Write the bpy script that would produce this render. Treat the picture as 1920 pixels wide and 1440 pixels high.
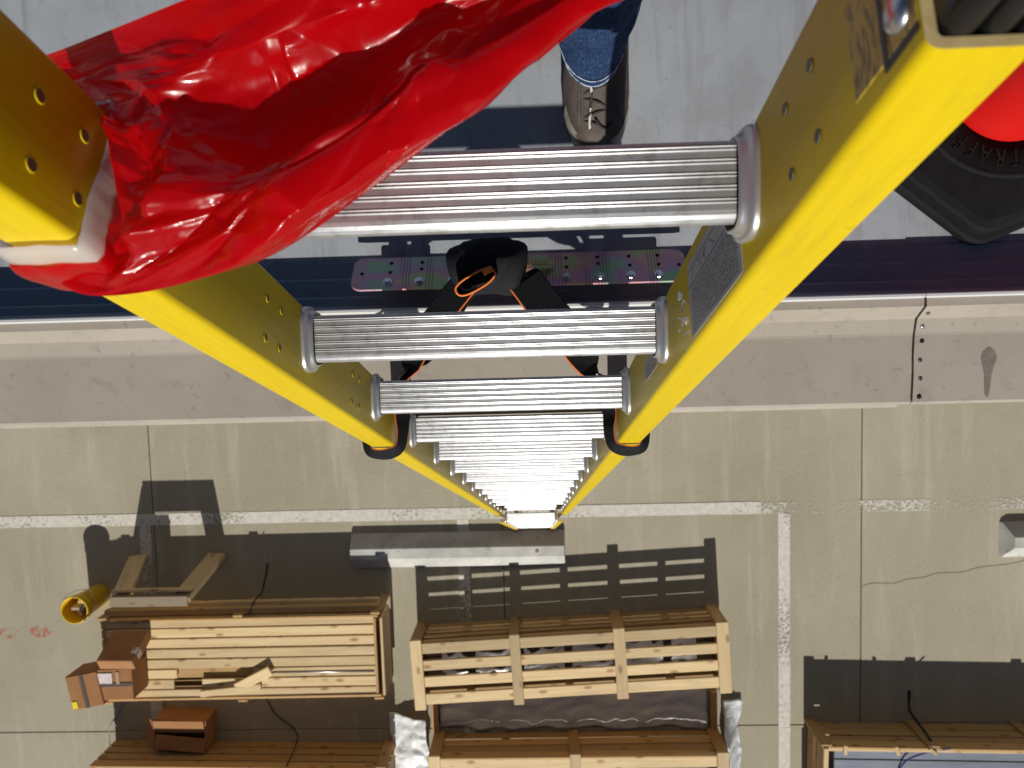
import bpy, bmesh, math, random
import numpy as np
from mathutils import Vector, Matrix, noise as mnoise
random.seed(7); np.random.seed(7)
R = math.radians
scn = bpy.context.scene
col = scn.collection
for o in list(bpy.data.objects): bpy.data.objects.remove(o)

# ------------------------------------------------------------------ camera, sky, sun, exposure
CAM_H = 6.4
CR = np.array([[0.9991, -0.0275, -0.0314], [-0.0252, -0.9971, 0.0723], [-0.0333, -0.0714, -0.9969]])
cd = bpy.data.cameras.new('camera'); cam = bpy.data.objects.new('camera', cd); col.objects.link(cam)
right, up_, back = Vector(CR[0]).normalized(), Vector(-CR[1]), Vector(-CR[2])
back = (back - right * back.dot(right)).normalized(); up_ = back.cross(right).normalized()
M = Matrix((right, up_, back)).transposed().to_4x4(); M.translation = (0, 0, CAM_H)
cam.matrix_world = M
cd.sensor_width = 36; cd.lens = 1400 / 1920 * 36; cd.clip_start = 0.02; cd.clip_end = 3000
cd.dof.use_dof = True; cd.dof.focus_distance = 0.85; cd.dof.aperture_fstop = 13
scn.camera = cam

SUN_EL = 36.0
w = bpy.data.worlds.new('World'); scn.world = w; w.use_nodes = True
wn = w.node_tree.nodes; wl = w.node_tree.links
for nd in list(wn): wn.remove(nd)
sky = wn.new('ShaderNodeTexSky'); sky.sky_type = 'NISHITA'; sky.sun_disc = False
sky.sun_elevation = R(SUN_EL); sky.sun_rotation = R(180); sky.air_density = 0.45; sky.dust_density = 0.4; sky.ozone_density = 0.5
bg = wn.new('ShaderNodeBackground'); bg.inputs[1].default_value = 0.05
wo = wn.new('ShaderNodeOutputWorld'); wl.new(sky.outputs[0], bg.inputs[0]); wl.new(bg.outputs[0], wo.inputs[0])
sd = bpy.data.lights.new('sun', 'SUN'); sun = bpy.data.objects.new('sun', sd); col.objects.link(sun)
sd.energy = 4.6; sd.angle = R(0.53); sd.color = (1, 0.955, 0.88)
ldir = Vector((0.0, math.cos(R(SUN_EL)), -math.sin(R(SUN_EL))))
sun.rotation_euler = ldir.to_track_quat('-Z', 'Y').to_euler(); sun.location = (0, -20, 20)
vs = scn.view_settings
vs.view_transform = 'Standard'; vs.look = 'None'; vs.exposure = -0.12; vs.gamma = 1.0; vs.use_curve_mapping = False

# ------------------------------------------------------------------ material helpers
def mat(name, base=(0.5, 0.5, 0.5), rough=0.6, metal=0.0, spec=0.5):
    m = bpy.data.materials.new(name); m.use_nodes = True
    nt = m.node_tree; b = nt.nodes['Principled BSDF']
    b.inputs['Base Color'].default_value = (*base, 1); b.inputs['Roughness'].default_value = rough
    b.inputs['Metallic'].default_value = metal; b.inputs['Specular IOR Level'].default_value = spec
    return m, nt, b
def N(nt, t, **k):
    n = nt.nodes.new(t)
    for a, v in k.items():
        if a in n.inputs: n.inputs[a].default_value = v
        else: setattr(n, a, v)
    return n
def L(nt, a, b): nt.links.new(a, b)
def coords(nt, kind='Object', scale=(1, 1, 1), rot=(0, 0, 0)):
    tc = N(nt, 'ShaderNodeTexCoord'); mp = N(nt, 'ShaderNodeMapping')
    mp.inputs['Scale'].default_value = scale; mp.inputs['Rotation'].default_value = rot
    L(nt, tc.outputs[kind], mp.inputs[0]); return mp.outputs[0]
def noise(nt, vec, scale, detail=4, rough=0.55, dist=0.0):
    n = N(nt, 'ShaderNodeTexNoise'); n.inputs['Scale'].default_value = scale; n.inputs['Detail'].default_value = detail
    n.inputs['Roughness'].default_value = rough; n.inputs['Distortion'].default_value = dist
    L(nt, vec, n.inputs['Vector']); return n.outputs['Fac']
def ramp(nt, fac, stops):
    r = N(nt, 'ShaderNodeValToRGB'); e = r.color_ramp.elements
    while len(e) < len(stops): e.new(0.5)
    for i, (p, c) in enumerate(stops):
        e[i].position = p; e[i].color = (*c, 1) if len(c) == 3 else c
    L(nt, fac, r.inputs[0]); return r.outputs[0]
def mix(nt, fac, a, b, mode='MIX'):
    m = N(nt, 'ShaderNodeMix', data_type='RGBA', blend_type=mode)
    for s, v in ((m.inputs[0], fac), (m.inputs[6], a), (m.inputs[7], b)):
        if hasattr(v, 'is_linked'): L(nt, v, s)
        elif isinstance(v, tuple): s.default_value = (*v, 1)
        else: s.default_value = v
    return m.outputs[2]
def bump(nt, b, h, strength=0.3, dist=0.01):
    n = N(nt, 'ShaderNodeBump'); n.inputs['Strength'].default_value = strength; n.inputs['Distance'].default_value = dist
    L(nt, h, n.inputs['Height']); L(nt, n.outputs[0], b.inputs['Normal']); return n
def math_(nt, op, a, b=None, clamp=False):
    m = N(nt, 'ShaderNodeMath', operation=op, use_clamp=clamp)
    for s, v in ((m.inputs[0], a), (m.inputs[1], b)):
        if v is None: continue
        if hasattr(v, 'is_linked'): L(nt, v, s)
        else: s.default_value = v
    return m.outputs[0]
def smooth_mask(nt, v, lo, hi):
    m = N(nt, 'ShaderNodeMapRange', interpolation_type='SMOOTHSTEP'); L(nt, v, m.inputs[0])
    m.inputs[1].default_value = lo; m.inputs[2].default_value = hi; return m.outputs[0]
def cut_out(nt, b, alpha):
    out = nt.nodes['Material Output']; tr = N(nt, 'ShaderNodeBsdfTransparent'); mx = N(nt, 'ShaderNodeMixShader')
    L(nt, alpha, mx.inputs[0]); L(nt, tr.outputs[0], mx.inputs[1]); L(nt, b.outputs[0], mx.inputs[2]); L(nt, mx.outputs[0], out.inputs[0])

MAT = {}
def build_materials():
    # concrete paving
    m, nt, b = mat('concrete', rough=0.88, spec=0.25)
    v = coords(nt, 'Object')
    c = ramp(nt, noise(nt, v, 0.55, 6, 0.62, 0.6), [(0.25, (0.295, 0.272, 0.195)), (0.5, (0.375, 0.345, 0.255)), (0.75, (0.45, 0.41, 0.325))])
    vs_ = coords(nt, 'Object', (6, 0.55, 1)); st = smooth_mask(nt, noise(nt, vs_, 1.1, 5, 0.65, 0.3), 0.50, 0.72)
    c = mix(nt, math_(nt, 'MULTIPLY', st, 0.55), c, (0.52, 0.475, 0.38))
    blot = smooth_mask(nt, noise(nt, v, 2.3, 7, 0.75, 0.5), 0.50, 0.70); c = mix(nt, math_(nt, 'MULTIPLY', blot, 0.34), c, (0.30, 0.265, 0.19))
    fine = noise(nt, v, 55, 4, 0.7); c = mix(nt, 0.16, c, ramp(nt, fine, [(0.3, (0.16, 0.14, 0.11)), (0.7, (0.7, 0.64, 0.52))]))
    spk = smooth_mask(nt, noise(nt, v, 24, 2, 0.5), 0.70, 0.76); c = mix(nt, math_(nt, 'MULTIPLY', spk, 0.25), c, (0.16, 0.14, 0.10))
    L(nt, c, b.inputs['Base Color']); bump(nt, b, fine, 0.25, 0.004); MAT['concrete'] = m
    m, nt, b = mat('joint_dirt', (0.09, 0.08, 0.06), 0.95); MAT['joint'] = m
    m, nt, b = mat('wheel_stop_concrete', rough=0.85, spec=0.3); v = coords(nt)
    c = ramp(nt, noise(nt, v, 5, 6, 0.65), [(0.3, (0.40, 0.40, 0.37)), (0.7, (0.60, 0.60, 0.56))])
    c = mix(nt, math_(nt, 'MULTIPLY', smooth_mask(nt, noise(nt, v, 17, 3), 0.62, 0.7), 0.4), c, (0.2, 0.19, 0.16)); L(nt, c, b.inputs['Base Color']); bump(nt, b, noise(nt, v, 60, 3), 0.3, 0.004); MAT['stop'] = m
    # worn parking paint
    for nm, lo, hi in (('paint', 0.395, 0.49), ('paint_faded', 0.47, 0.58)):
        m, nt, b = mat('worn_white_' + nm, rough=0.75, spec=0.3); v = coords(nt)
        L(nt, ramp(nt, noise(nt, v, 22, 4), [(0.3, (0.56, 0.54, 0.47)), (0.7, (0.70, 0.68, 0.61))]), b.inputs['Base Color'])
        a = math_(nt, 'ADD', math_(nt, 'MULTIPLY', noise(nt, v, 34, 5, 0.75), 0.62), math_(nt, 'MULTIPLY', noise(nt, v, 1.7, 2), 0.40))
        cut_out(nt, b, smooth_mask(nt, a, lo, hi)); MAT[nm] = m
    m, nt, b = mat('red_marking_paint', (0.60, 0.13, 0.07), 0.8); v = coords(nt)
    a = math_(nt, 'MULTIPLY', smooth_mask(nt, noise(nt, v, 9, 5, 0.7), 0.42, 0.62), 0.7); cut_out(nt, b, a); MAT['redmark'] = m
    # roof membrane
    m, nt, b = mat('roof_membrane', rough=0.62, spec=0.35); v = coords(nt)
    c = ramp(nt, noise(nt, v, 2.6, 6, 0.65, 0.4), [(0.28, (0.285, 0.31, 0.34)), (0.55, (0.35, 0.375, 0.405)), (0.8, (0.40, 0.42, 0.45))])
    v2 = coords(nt, 'Object', (26, 2.2, 1)); s1 = smooth_mask(nt, noise(nt, v2, 1.0, 5, 0.7, 0.5), 0.50, 0.68)
    c = mix(nt, math_(nt, 'MULTIPLY', s1, 0.62), c, (0.225, 0.23, 0.255))
    s2 = smooth_mask(nt, noise(nt, v, 11, 6, 0.75, 0.25), 0.46, 0.66); c = mix(nt, math_(nt, 'MULTIPLY', s2, 0.5), c, (0.27, 0.265, 0.275))
    s3 = smooth_mask(nt, noise(nt, v, 90, 2, 0.5), 0.68, 0.74); c = mix(nt, math_(nt, 'MULTIPLY', s3, 0.3), c, (0.16, 0.16, 0.17))
    L(nt, c, b.inputs['Base Color']); bump(nt, b, noise(nt, v, 120, 4, 0.7), 0.15, 0.002); MAT['roof'] = m
    m, nt, b = mat('dark_gutter_metal', rough=0.55, spec=0.3); v = coords(nt)
    L(nt, ramp(nt, noise(nt, v, 7, 5, 0.6), [(0.3, (0.20, 0.25, 0.31)), (0.7, (0.27, 0.31, 0.36))]), b.inputs['Base Color']); MAT['gutter'] = m
    # tan painted metal
    m, nt, b = mat('tan_painted_metal', rough=0.5, spec=0.35); v = coords(nt)
    c = ramp(nt, noise(nt, v, 4, 6, 0.6, 0.5), [(0.3, (0.335, 0.296, 0.244)), (0.7, (0.39, 0.348, 0.295))])
    g = smooth_mask(nt, noise(nt, v, 19, 6, 0.72, 0.4), 0.52, 0.72); c = mix(nt, math_(nt, 'MULTIPLY', g, 0.5), c, (0.245, 0.22, 0.19))
    g = smooth_mask(nt, noise(nt, v, 60, 3, 0.6), 0.63, 0.70); c = mix(nt, math_(nt, 'MULTIPLY', g, 0.35), c, (0.17, 0.15, 0.13))
    L(nt, c, b.inputs['Base Color']); bump(nt, b, noise(nt, v, 2.5, 3), 0.15, 0.02); MAT['tan'] = m
    m, nt, b = mat('wall_panel_paint', rough=0.7); v = coords(nt)
    L(nt, ramp(nt, noise(nt, v, 2, 5), [(0.3, (0.13, 0.11, 0.095)), (0.7, (0.17, 0.15, 0.13))]), b.inputs['Base Color']); MAT['wall'] = m
    m, nt, b = mat('sunlit_lip_metal', (0.72, 0.72, 0.72), 0.4, 0.3); MAT['edge'] = m  # pale tone on the flashing lip paints in the sun it catches
    # fibreglass
    for nm, c0, c1 in (('fibre', (0.62, 0.445, 0.002), (0.70, 0.52, 0.003)), ('fibre_cut', (0.60, 0.45, 0.20), (0.70, 0.55, 0.27))):
        m, nt, b = mat('yellow_' + nm, rough=0.36 if nm == 'fibre' else 0.7, spec=0.22)
        v = coords(nt, 'Object', (55, 55, 2.2)); n1 = noise(nt, v, 3.0, 5, 0.65)
        c = ramp(nt, n1, [(0.3, c0), (0.7, c1)])
        v2 = coords(nt); d = smooth_mask(nt, noise(nt, v2, 42, 5, 0.75, 0.6), 0.60, 0.74)
        c = mix(nt, math_(nt, 'MULTIPLY', d, 0.38), c, (0.16, 0.11, 0.02))
        v3 = coords(nt, 'Object', (30, 30, 4)); d3 = smooth_mask(nt, noise(nt, v3, 2.2, 6, 0.75, 0.3), 0.56, 0.72); c = mix(nt, math_(nt, 'MULTIPLY', d3, 0.22), c, (0.34, 0.24, 0.02))
        L(nt, c, b.inputs['Base Color']); bump(nt, b, n1, 0.10, 0.001); MAT[nm] = m
    # aluminium
    m, nt, b = mat('brushed_aluminium', (0.82, 0.83, 0.84), 0.34, 0.80)
    b.inputs['Anisotropic'].default_value = 0.62; tg = N(nt, 'ShaderNodeTangent', direction_type='RADIAL', axis='X'); L(nt, tg.outputs[0], b.inputs['Tangent'])
    v = coords(nt, 'Object', (9, 420, 420)); n1 = noise(nt, v, 1.0, 3, 0.6)
    v2 = coords(nt); n2 = noise(nt, v2, 60, 5, 0.7)
    c = mix(nt, math_(nt, 'MULTIPLY', smooth_mask(nt, n2, 0.46, 0.70), 0.6), (0.50, 0.51, 0.52), (0.27, 0.26, 0.24)); L(nt, c, b.inputs['Base Color'])
    rr = N(nt, 'ShaderNodeMapRange'); L(nt, n1, rr.inputs[0]); rr.inputs[3].default_value = 0.27; rr.inputs[4].default_value = 0.42; L(nt, rr.outputs[0], b.inputs['Roughness'])
    bump(nt, b, n1, 0.16, 0.0006); MAT['alu'] = m
    m, nt, b = mat('cast_aluminium', (0.60, 0.60, 0.60), 0.38, 0.8); v = coords(nt); bump(nt, b, noise(nt, v, 90, 4), 0.12, 0.001); MAT['alu2'] = m
    m, nt, b = mat('black_rubber', rough=0.22, spec=0.4); v = coords(nt)
    L(nt, ramp(nt, noise(nt, v, 40, 5, 0.7), [(0.3, (0.005, 0.005, 0.0055)), (0.75, (0.013, 0.013, 0.014))]), b.inputs['Base Color']); bump(nt, b, noise(nt, v, 200, 3), 0.1, 0.0006); MAT['rubber'] = m
    m, nt, b = mat('cone_base_rubber', rough=0.75, spec=0.15); v = coords(nt)
    L(nt, ramp(nt, noise(nt, v, 14, 6, 0.7), [(0.3, (0.006, 0.006, 0.0063)), (0.75, (0.014, 0.0145, 0.0145))]), b.inputs['Base Color']); bump(nt, b, noise(nt, v, 220, 3), 0.2, 0.001); MAT['conebase'] = m
    m, nt, b = mat('orange_red_cone', (0.62, 0.007, 0.004), 0.5); v = coords(nt); bump(nt, b, noise(nt, v, 300, 2), 0.08, 0.0005); MAT['cone'] = m
    # red film, white film
    for nm, bc, tc in (('redfilm', (0.52, 0.002, 0.006), (0.95, 0.010, 0.006)), ('whitefilm', (0.80, 0.78, 0.78), (0.8, 0.78, 0.78))):
        m, nt, b = mat(nm, bc, 0.25, 0, 0.45); b.inputs['Coat Weight'].default_value = 0.35; b.inputs['Coat Roughness'].default_value = 0.05
        v = coords(nt); bn = bump(nt, b, noise(nt, v, 150, 3, 0.6, 0.5), 0.05, 0.002)
        tr = N(nt, 'ShaderNodeBsdfTranslucent'); tr.inputs[0].default_value = (*tc, 1); mx = N(nt, 'ShaderNodeMixShader'); mx.inputs[0].default_value = 0.52
        L(nt, b.outputs[0], mx.inputs[1]); L(nt, tr.outputs[0], mx.inputs[2]); L(nt, mx.outputs[0], nt.nodes['Material Output'].inputs[0]); MAT[nm] = m
    m, nt, b = mat('white_sheeting', (0.80, 0.84, 0.86), 0.3, 0, 0.5); bump(nt, b, noise(nt, coords(nt), 11, 5, 0.6, 1.0), 0.5, 0.02); MAT['wsheet'] = m
    m, nt, b = mat('clear_sheeting', (0.66, 0.68, 0.70), 0.22, 0, 0.6); v = coords(nt); bump(nt, b, noise(nt, v, 14, 5, 0.6, 1.2), 0.6, 0.02)
    cut_out(nt, b, smooth_mask(nt, noise(nt, v, 2.4, 4), 0.05, 0.35)); MAT['sheet'] = m
    # webbing
    m, nt, b = mat('black_webbing', rough=0.8, spec=0.2); v = coords(nt)
    n1 = noise(nt, v, 500, 2); L(nt, ramp(nt, n1, [(0.3, (0.006, 0.006, 0.008)), (0.7, (0.02, 0.021, 0.024))]), b.inputs['Base Color']); bump(nt, b, n1, 0.3, 0.001); MAT['web'] = m
    m, nt, b = mat('orange_webbing_edge', (0.85, 0.20, 0.03), 0.8); MAT['orange'] = m
    # zinc plate
    m, nt, b = mat('yellow_zinc_plate', rough=0.36, metal=0.35); v = coords(nt, 'Object', (1, 1.6, 1))
    c = ramp(nt, noise(nt, v, 10, 3, 0.5, 0.6), [(0.30, (0.34, 0.55, 0.26)), (0.40, (0.60, 0.55, 0.26)), (0.47, (0.72, 0.36, 0.36)), (0.55, (0.60, 0.34, 0.48)), (0.66, (0.38, 0.56, 0.34))])
    v2 = coords(nt, 'Object', (1, 1, 1)); wv = N(nt, 'ShaderNodeTexWave', wave_type='BANDS', bands_direction='X'); wv.inputs['Scale'].default_value = 60; wv.inputs['Distortion'].default_value = 0.6; L(nt, v2, wv.inputs[0])
    blk = smooth_mask(nt, noise(nt, coords(nt, 'Object', (24, 4, 1)), 1, 1), 0.50, 0.56)
    c = mix(nt, math_(nt, 'MULTIPLY', math_(nt, 'MULTIPLY', blk, smooth_mask(nt, wv.outputs['Fac'], 0.5, 0.8)), 0.55), c, (0.06, 0.04, 0.06))
    L(nt, c, b.inputs['Base Color']); MAT['zinc'] = m
    m, nt, b = mat('dark_hole', (0.01, 0.01, 0.01), 0.9); MAT['hole'] = m
    m, nt, b = mat('steel_screw', (0.62, 0.63, 0.65), 0.3, 1.0); MAT['steel'] = m
    m, nt, b = mat('rivet_grey', (0.16, 0.15, 0.10), 0.5, 0.2); MAT['rivet'] = m
    # printed labels: grey foil with rows of small print
    m, nt, b = mat('grey_foil_label', rough=0.45, metal=0.0, spec=0.5)
    tc = N(nt, 'ShaderNodeTexCoord'); sp = N(nt, 'ShaderNodeSeparateXYZ'); L(nt, tc.outputs['Generated'], sp.inputs[0])
    yv, zv = sp.outputs[1], sp.outputs[2]
    rows = math_(nt, 'FRACT', math_(nt, 'MULTIPLY', yv, 21.0)); rowm = math_(nt, 'MULTIPLY', math_(nt, 'GREATER_THAN', rows, 0.30), math_(nt, 'LESS_THAN', rows, 0.82))
    cb = N(nt, 'ShaderNodeCombineXYZ'); L(nt, math_(nt, 'FLOOR', math_(nt, 'MULTIPLY', yv, 21.0)), cb.inputs[0]); L(nt, math_(nt, 'MULTIPLY', zv, 95.0), cb.inputs[1])
    let = smooth_mask(nt, noise(nt, cb.outputs[0], 1.3, 2, 0.6), 0.42, 0.5)
    area = math_(nt, 'MULTIPLY', math_(nt, 'LESS_THAN', yv, 0.64), math_(nt, 'GREATER_THAN', yv, 0.06)); area = math_(nt, 'MULTIPLY', area, math_(nt, 'MULTIPLY', math_(nt, 'GREATER_THAN', zv, 0.05), math_(nt, 'LESS_THAN', zv, 0.95)))
    ink = math_(nt, 'MULTIPLY', math_(nt, 'MULTIPLY', rowm, let), area)
    rule = math_(nt, 'MULTIPLY', math_(nt, 'GREATER_THAN', yv, 0.665), math_(nt, 'LESS_THAN', yv, 0.685))
    rule2 = math_(nt, 'MULTIPLY', math_(nt, 'MULTIPLY', math_(nt, 'GREATER_THAN', yv, 0.89), math_(nt, 'LESS_THAN', yv, 0.905)), math_(nt, 'LESS_THAN', zv, 0.8))
    dia = N(nt, 'ShaderNodeTexVoronoi', feature='DISTANCE_TO_EDGE'); dia.inputs['Scale'].default_value = 7; L(nt, tc.outputs['Generated'], dia.inputs['Vector'])
    dg = math_(nt, 'MULTIPLY', math_(nt, 'LESS_THAN', dia.outputs['Distance'], 0.03), math_(nt, 'MULTIPLY', math_(nt, 'GREATER_THAN', yv, 0.72), math_(nt, 'LESS_THAN', yv, 0.86)))
    ink = math_(nt, 'MAXIMUM', math_(nt, 'MAXIMUM', ink, rule), math_(nt, 'MAXIMUM', rule2, dg))
    L(nt, mix(nt, ink, (0.43, 0.43, 0.45), (0.035, 0.035, 0.04)), b.inputs['Base Color']); MAT['label'] = m
    m, nt, b = mat('tan_sticker', rough=0.45); v = coords(nt, 'Object', (1, 90, 420))
    L(nt, mix(nt, smooth_mask(nt, noise(nt, v, 1, 2), 0.5, 0.58), (0.66, 0.46, 0.08), (0.28, 0.19, 0.05)), b.inputs['Base Color']); MAT['sticker'] = m
    m, nt, b = mat('navy_sticker', (0.014, 0.018, 0.03), 0.4); MAT['navy'] = m
    m, nt, b = mat('torn_foil', (0.8, 0.8, 0.8), 0.3, 0.6); MAT['foil'] = m
    # lumber
    for nm, a0, a1, k in (('wood', (0.64, 0.455, 0.225), (0.80, 0.63, 0.37), (0.30, 0.15, 0.05)), ('wood_shade_brown', (0.46, 0.28, 0.115), (0.58, 0.375, 0.17), (0.20, 0.09, 0.03)), ('wood_grey', (0.34, 0.27, 0.18), (0.47, 0.39, 0.28), (0.16, 0.11, 0.07))):  # brown set is the same lumber with side shade put into its colour
        m, nt, b = mat(nm, rough=0.62, spec=0.3)
        oi = N(nt, 'ShaderNodeObjectInfo'); tc = N(nt, 'ShaderNodeTexCoord')
        ofs = N(nt, 'ShaderNodeVectorMath', operation='SCALE'); ofs.inputs[0].default_value = (17, 31, 23); L(nt, oi.outputs['Random'], ofs.inputs['Scale'])
        ad = N(nt, 'ShaderNodeVectorMath', operation='ADD'); L(nt, tc.outputs['Object'], ad.inputs[0]); L(nt, ofs.outputs[0], ad.inputs[1])
        mp = N(nt, 'ShaderNodeMapping'); mp.inputs['Scale'].default_value = (1.6, 34, 34); L(nt, ad.outputs[0], mp.inputs[0])
        g = noise(nt, mp.outputs[0], 1.0, 5, 0.6, 0.8); c = ramp(nt, g, [(0.28, a0), (0.72, a1)])
        mp2 = N(nt, 'ShaderNodeMapping'); mp2.inputs['Scale'].default_value = (5, 11, 11); L(nt, ad.outputs[0], mp2.inputs[0])
        vo = N(nt, 'ShaderNodeTexVoronoi'); vo.inputs['Scale'].default_value = 1.0; L(nt, mp2.outputs[0], vo.inputs['Vector'])
        kn = math_(nt, 'SUBTRACT', 1.0, smooth_mask(nt, vo.outputs['Distance'], 0.08, 0.26)); c = mix(nt, math_(nt, 'MULTIPLY', kn, 0.75), c, k)
        mp3 = N(nt, 'ShaderNodeMapping'); mp3.inputs['Scale'].default_value = (2.2, 7, 7); L(nt, ad.outputs[0], mp3.inputs[0])
        wth = smooth_mask(nt, noise(nt, mp3.outputs[0], 1.0, 6, 0.7, 0.4), 0.50, 0.72); c = mix(nt, math_(nt, 'MULTIPLY', wth, 0.40), c, (0.40, 0.33, 0.23))
        hsv = N(nt, 'ShaderNodeHueSaturation'); L(nt, c, hsv.inputs['Color']); vr = N(nt, 'ShaderNodeMapRange'); L(nt, oi.outputs['Random'], vr.inputs[0]); vr.inputs[3].default_value = 0.70; vr.inputs[4].default_value = 1.12; L(nt, vr.outputs[0], hsv.inputs['Value'])
        L(nt, hsv.outputs[0], b.inputs['Base Color']); bump(nt, b, g, 0.2, 0.002); MAT[nm] = m
    m, nt, b = mat('cardboard', rough=0.8, spec=0.2); v = coords(nt)
    L(nt, ramp(nt, noise(nt, v, 6, 5, 0.6), [(0.3, (0.32, 0.155, 0.065)), (0.7, (0.40, 0.205, 0.09))]), b.inputs['Base Color']); MAT['card'] = m
    m, nt, b = mat('packing_tape', (0.46, 0.33, 0.22), 0.25); MAT['tape'] = m
    m, nt, b = mat('dark_tape', (0.12, 0.10, 0.09), 0.3); MAT['dtape'] = m
    m, nt, b = mat('paper_label', rough=0.7); v = coords(nt, 'Object', (40, 160, 40)); L(nt, mix(nt, smooth_mask(nt, noise(nt, v, 1, 2), 0.56, 0.6), (0.78, 0.70, 0.68), (0.40, 0.33, 0.33)), b.inputs['Base Color']); MAT['paper'] = m
    m, nt, b = mat('yellow_plastic', (0.80, 0.50, 0.01), 0.38); MAT['ypl'] = m
    m, nt, b = mat('yellow_dot', (0.85, 0.68, 0.03), 0.6); MAT['ydot'] = m
    m, nt, b = mat('grey_blue_metal', rough=0.45, metal=0.2); v = coords(nt, 'Object', (1, 8, 8)); L(nt, ramp(nt, noise(nt, v, 3, 4), [(0.3, (0.19, 0.22, 0.28)), (0.7, (0.27, 0.30, 0.36))]), b.inputs['Base Color']); MAT['gbm'] = m
    m, nt, b = mat('black_cable', (0.012, 0.012, 0.012), 0.5); MAT['cable'] = m
    m, nt, b = mat('blue_cable', (0.03, 0.035, 0.22), 0.45); MAT['bcable'] = m
    m, nt, b = mat('grey_strap', (0.33, 0.33, 0.31), 0.5); MAT['gstrap'] = m
    # clothing
    m, nt, b = mat('denim', rough=0.9, spec=0.15); v = coords(nt, 'Object', (1, 1, 0.22)); v2 = coords(nt)
    n1 = noise(nt, v, 420, 3, 0.7); c = ramp(nt, n1, [(0.32, (0.009, 0.021, 0.058)), (0.55, (0.018, 0.042, 0.105)), (0.80, (0.085, 0.13, 0.22))])
    c = mix(nt, math_(nt, 'MULTIPLY', smooth_mask(nt, noise(nt, v2, 13, 4), 0.5, 0.72), 0.25), c, (0.05, 0.09, 0.17)); L(nt, c, b.inputs['Base Color']); bump(nt, b, n1, 0.35, 0.0012); MAT['denim'] = m
    m, nt, b = mat('denim_stitch', rough=0.9); v = coords(nt); L(nt, ramp(nt, noise(nt, v, 130, 2), [(0.38, (0.05, 0.09, 0.18)), (0.55, (0.40, 0.46, 0.56))]), b.inputs['Base Color']); MAT['stitch'] = m
    m, nt, b = mat('brown_leather', rough=0.62, spec=0.35); v = coords(nt)
    n1 = noise(nt, v, 38, 6, 0.7); L(nt, ramp(nt, n1, [(0.3, (0.052, 0.039, 0.032)), (0.7, (0.098, 0.076, 0.063))]), b.inputs['Base Color']); bump(nt, b, n1, 0.35, 0.004); MAT['leather'] = m
    m, nt, b = mat('boot_rand', rough=0.7); v = coords(nt); L(nt, ramp(nt, noise(nt, v, 50, 5, 0.7), [(0.3, (0.17, 0.155, 0.13)), (0.7, (0.27, 0.245, 0.21))]), b.inputs['Base Color']); MAT['rand'] = m
    m, nt, b = mat('boot_lace', rough=0.8); v = coords(nt); L(nt, ramp(nt, noise(nt, v, 130, 1), [(0.47, (0.03, 0.025, 0.02)), (0.53, (0.55, 0.52, 0.46))]), b.inputs['Base Color']); MAT['lace'] = m
    m, nt, b = mat('dark_lace', (0.02, 0.017, 0.015), 0.8); MAT['dlace'] = m
    m, nt, b = mat('red_plastic', (0.55, 0.02, 0.02), 0.4); MAT['redpl'] = m
    m, nt, b = mat('yellow_rope', (0.75, 0.60, 0.08), 0.7); MAT['rope'] = m
build_materials()

# ------------------------------------------------------------------ object helpers
def link(o, parent=None):
    col.objects.link(o)
    if parent is not None: o.parent = parent
    return o
def ob(name, verts, faces, m, parent=None, smooth=False, loc=(0, 0, 0), rot=(0, 0, 0), mats=None, fm=None):
    me = bpy.data.meshes.new(name); me.from_pydata([tuple(map(float, v)) for v in verts], [], faces); me.update()
    for k in ([m] if mats is None else mats): me.materials.append(MAT[k])
    if fm is not None: me.polygons.foreach_set('material_index', fm)
    if smooth: me.polygons.foreach_set('use_smooth', [True] * len(me.polygons))
    bm = bmesh.new(); bm.from_mesh(me); bmesh.ops.recalc_face_normals(bm, faces=bm.faces); bm.to_mesh(me); bm.free()
    o = bpy.data.objects.new(name, me); o.location = loc; o.rotation_euler = rot
    return link(o, parent)
def shared(name, src, parent, loc=(0, 0, 0), rot=(0, 0, 0)):
    o = bpy.data.objects.new(name, src.data); o.location = loc; o.rotation_euler = rot; return link(o, parent)
def thing(name, label, cat, loc=(0, 0, 0), rot=(0, 0, 0), group=None):
    o = bpy.data.objects.new(name, None); o.empty_display_size = 0.1; o.location = loc; o.rotation_euler = rot; link(o)
    return tag(o, label, cat, group)
def tag(o, label, cat, group=None):
    o['label'] = label; o['category'] = cat
    if group: o['group'] = group
    return o
def chamfer_box(sx, sy, sz, c):
    """box with chamfered edges centred on the origin"""
    hx, hy, hz = sx / 2, sy / 2, sz / 2; c = min(c, hx * .45, hy * .45, hz * .45)
    V = []; F = []; idx = {}
    for ax in (-1, 1):
        for ay in (-1, 1):
            for az in (-1, 1):
                for k in range(3):
                    p = [ax * hx, ay * hy, az * hz]
                    for j in range(3):
                        if j != k: p[j] -= (ax, ay, az)[j] * c
                    idx[(ax, ay, az, k)] = len(V); V.append(p)
    for k in range(3):
        a, b_ = [j for j in range(3) if j != k]
        for s in (-1, 1):
            f = []
            for (sa, sb) in ((-1, -1), (1, -1), (1, 1), (-1, 1)):
                t = [0, 0, 0]; t[k] = s; t[a] = sa; t[b_] = sb; f.append(idx[(*t, k)])
            F.append(f)
    for k in range(3):
        a, b_ = [j for j in range(3) if j != k]
        for sa in (-1, 1):
            for sb in (-1, 1):
                t0 = [0, 0, 0]; t0[a] = sa; t0[b_] = sb; t1 = list(t0); t0[k] = -1; t1[k] = 1
                F.append([idx[(*t0, a)], idx[(*t1, a)], idx[(*t1, b_)], idx[(*t0, b_)]])
    for ax in (-1, 1):
        for ay in (-1, 1):
            for az in (-1, 1): F.append([idx[(ax, ay, az, k)] for k in range(3)])
    return V, F
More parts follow.
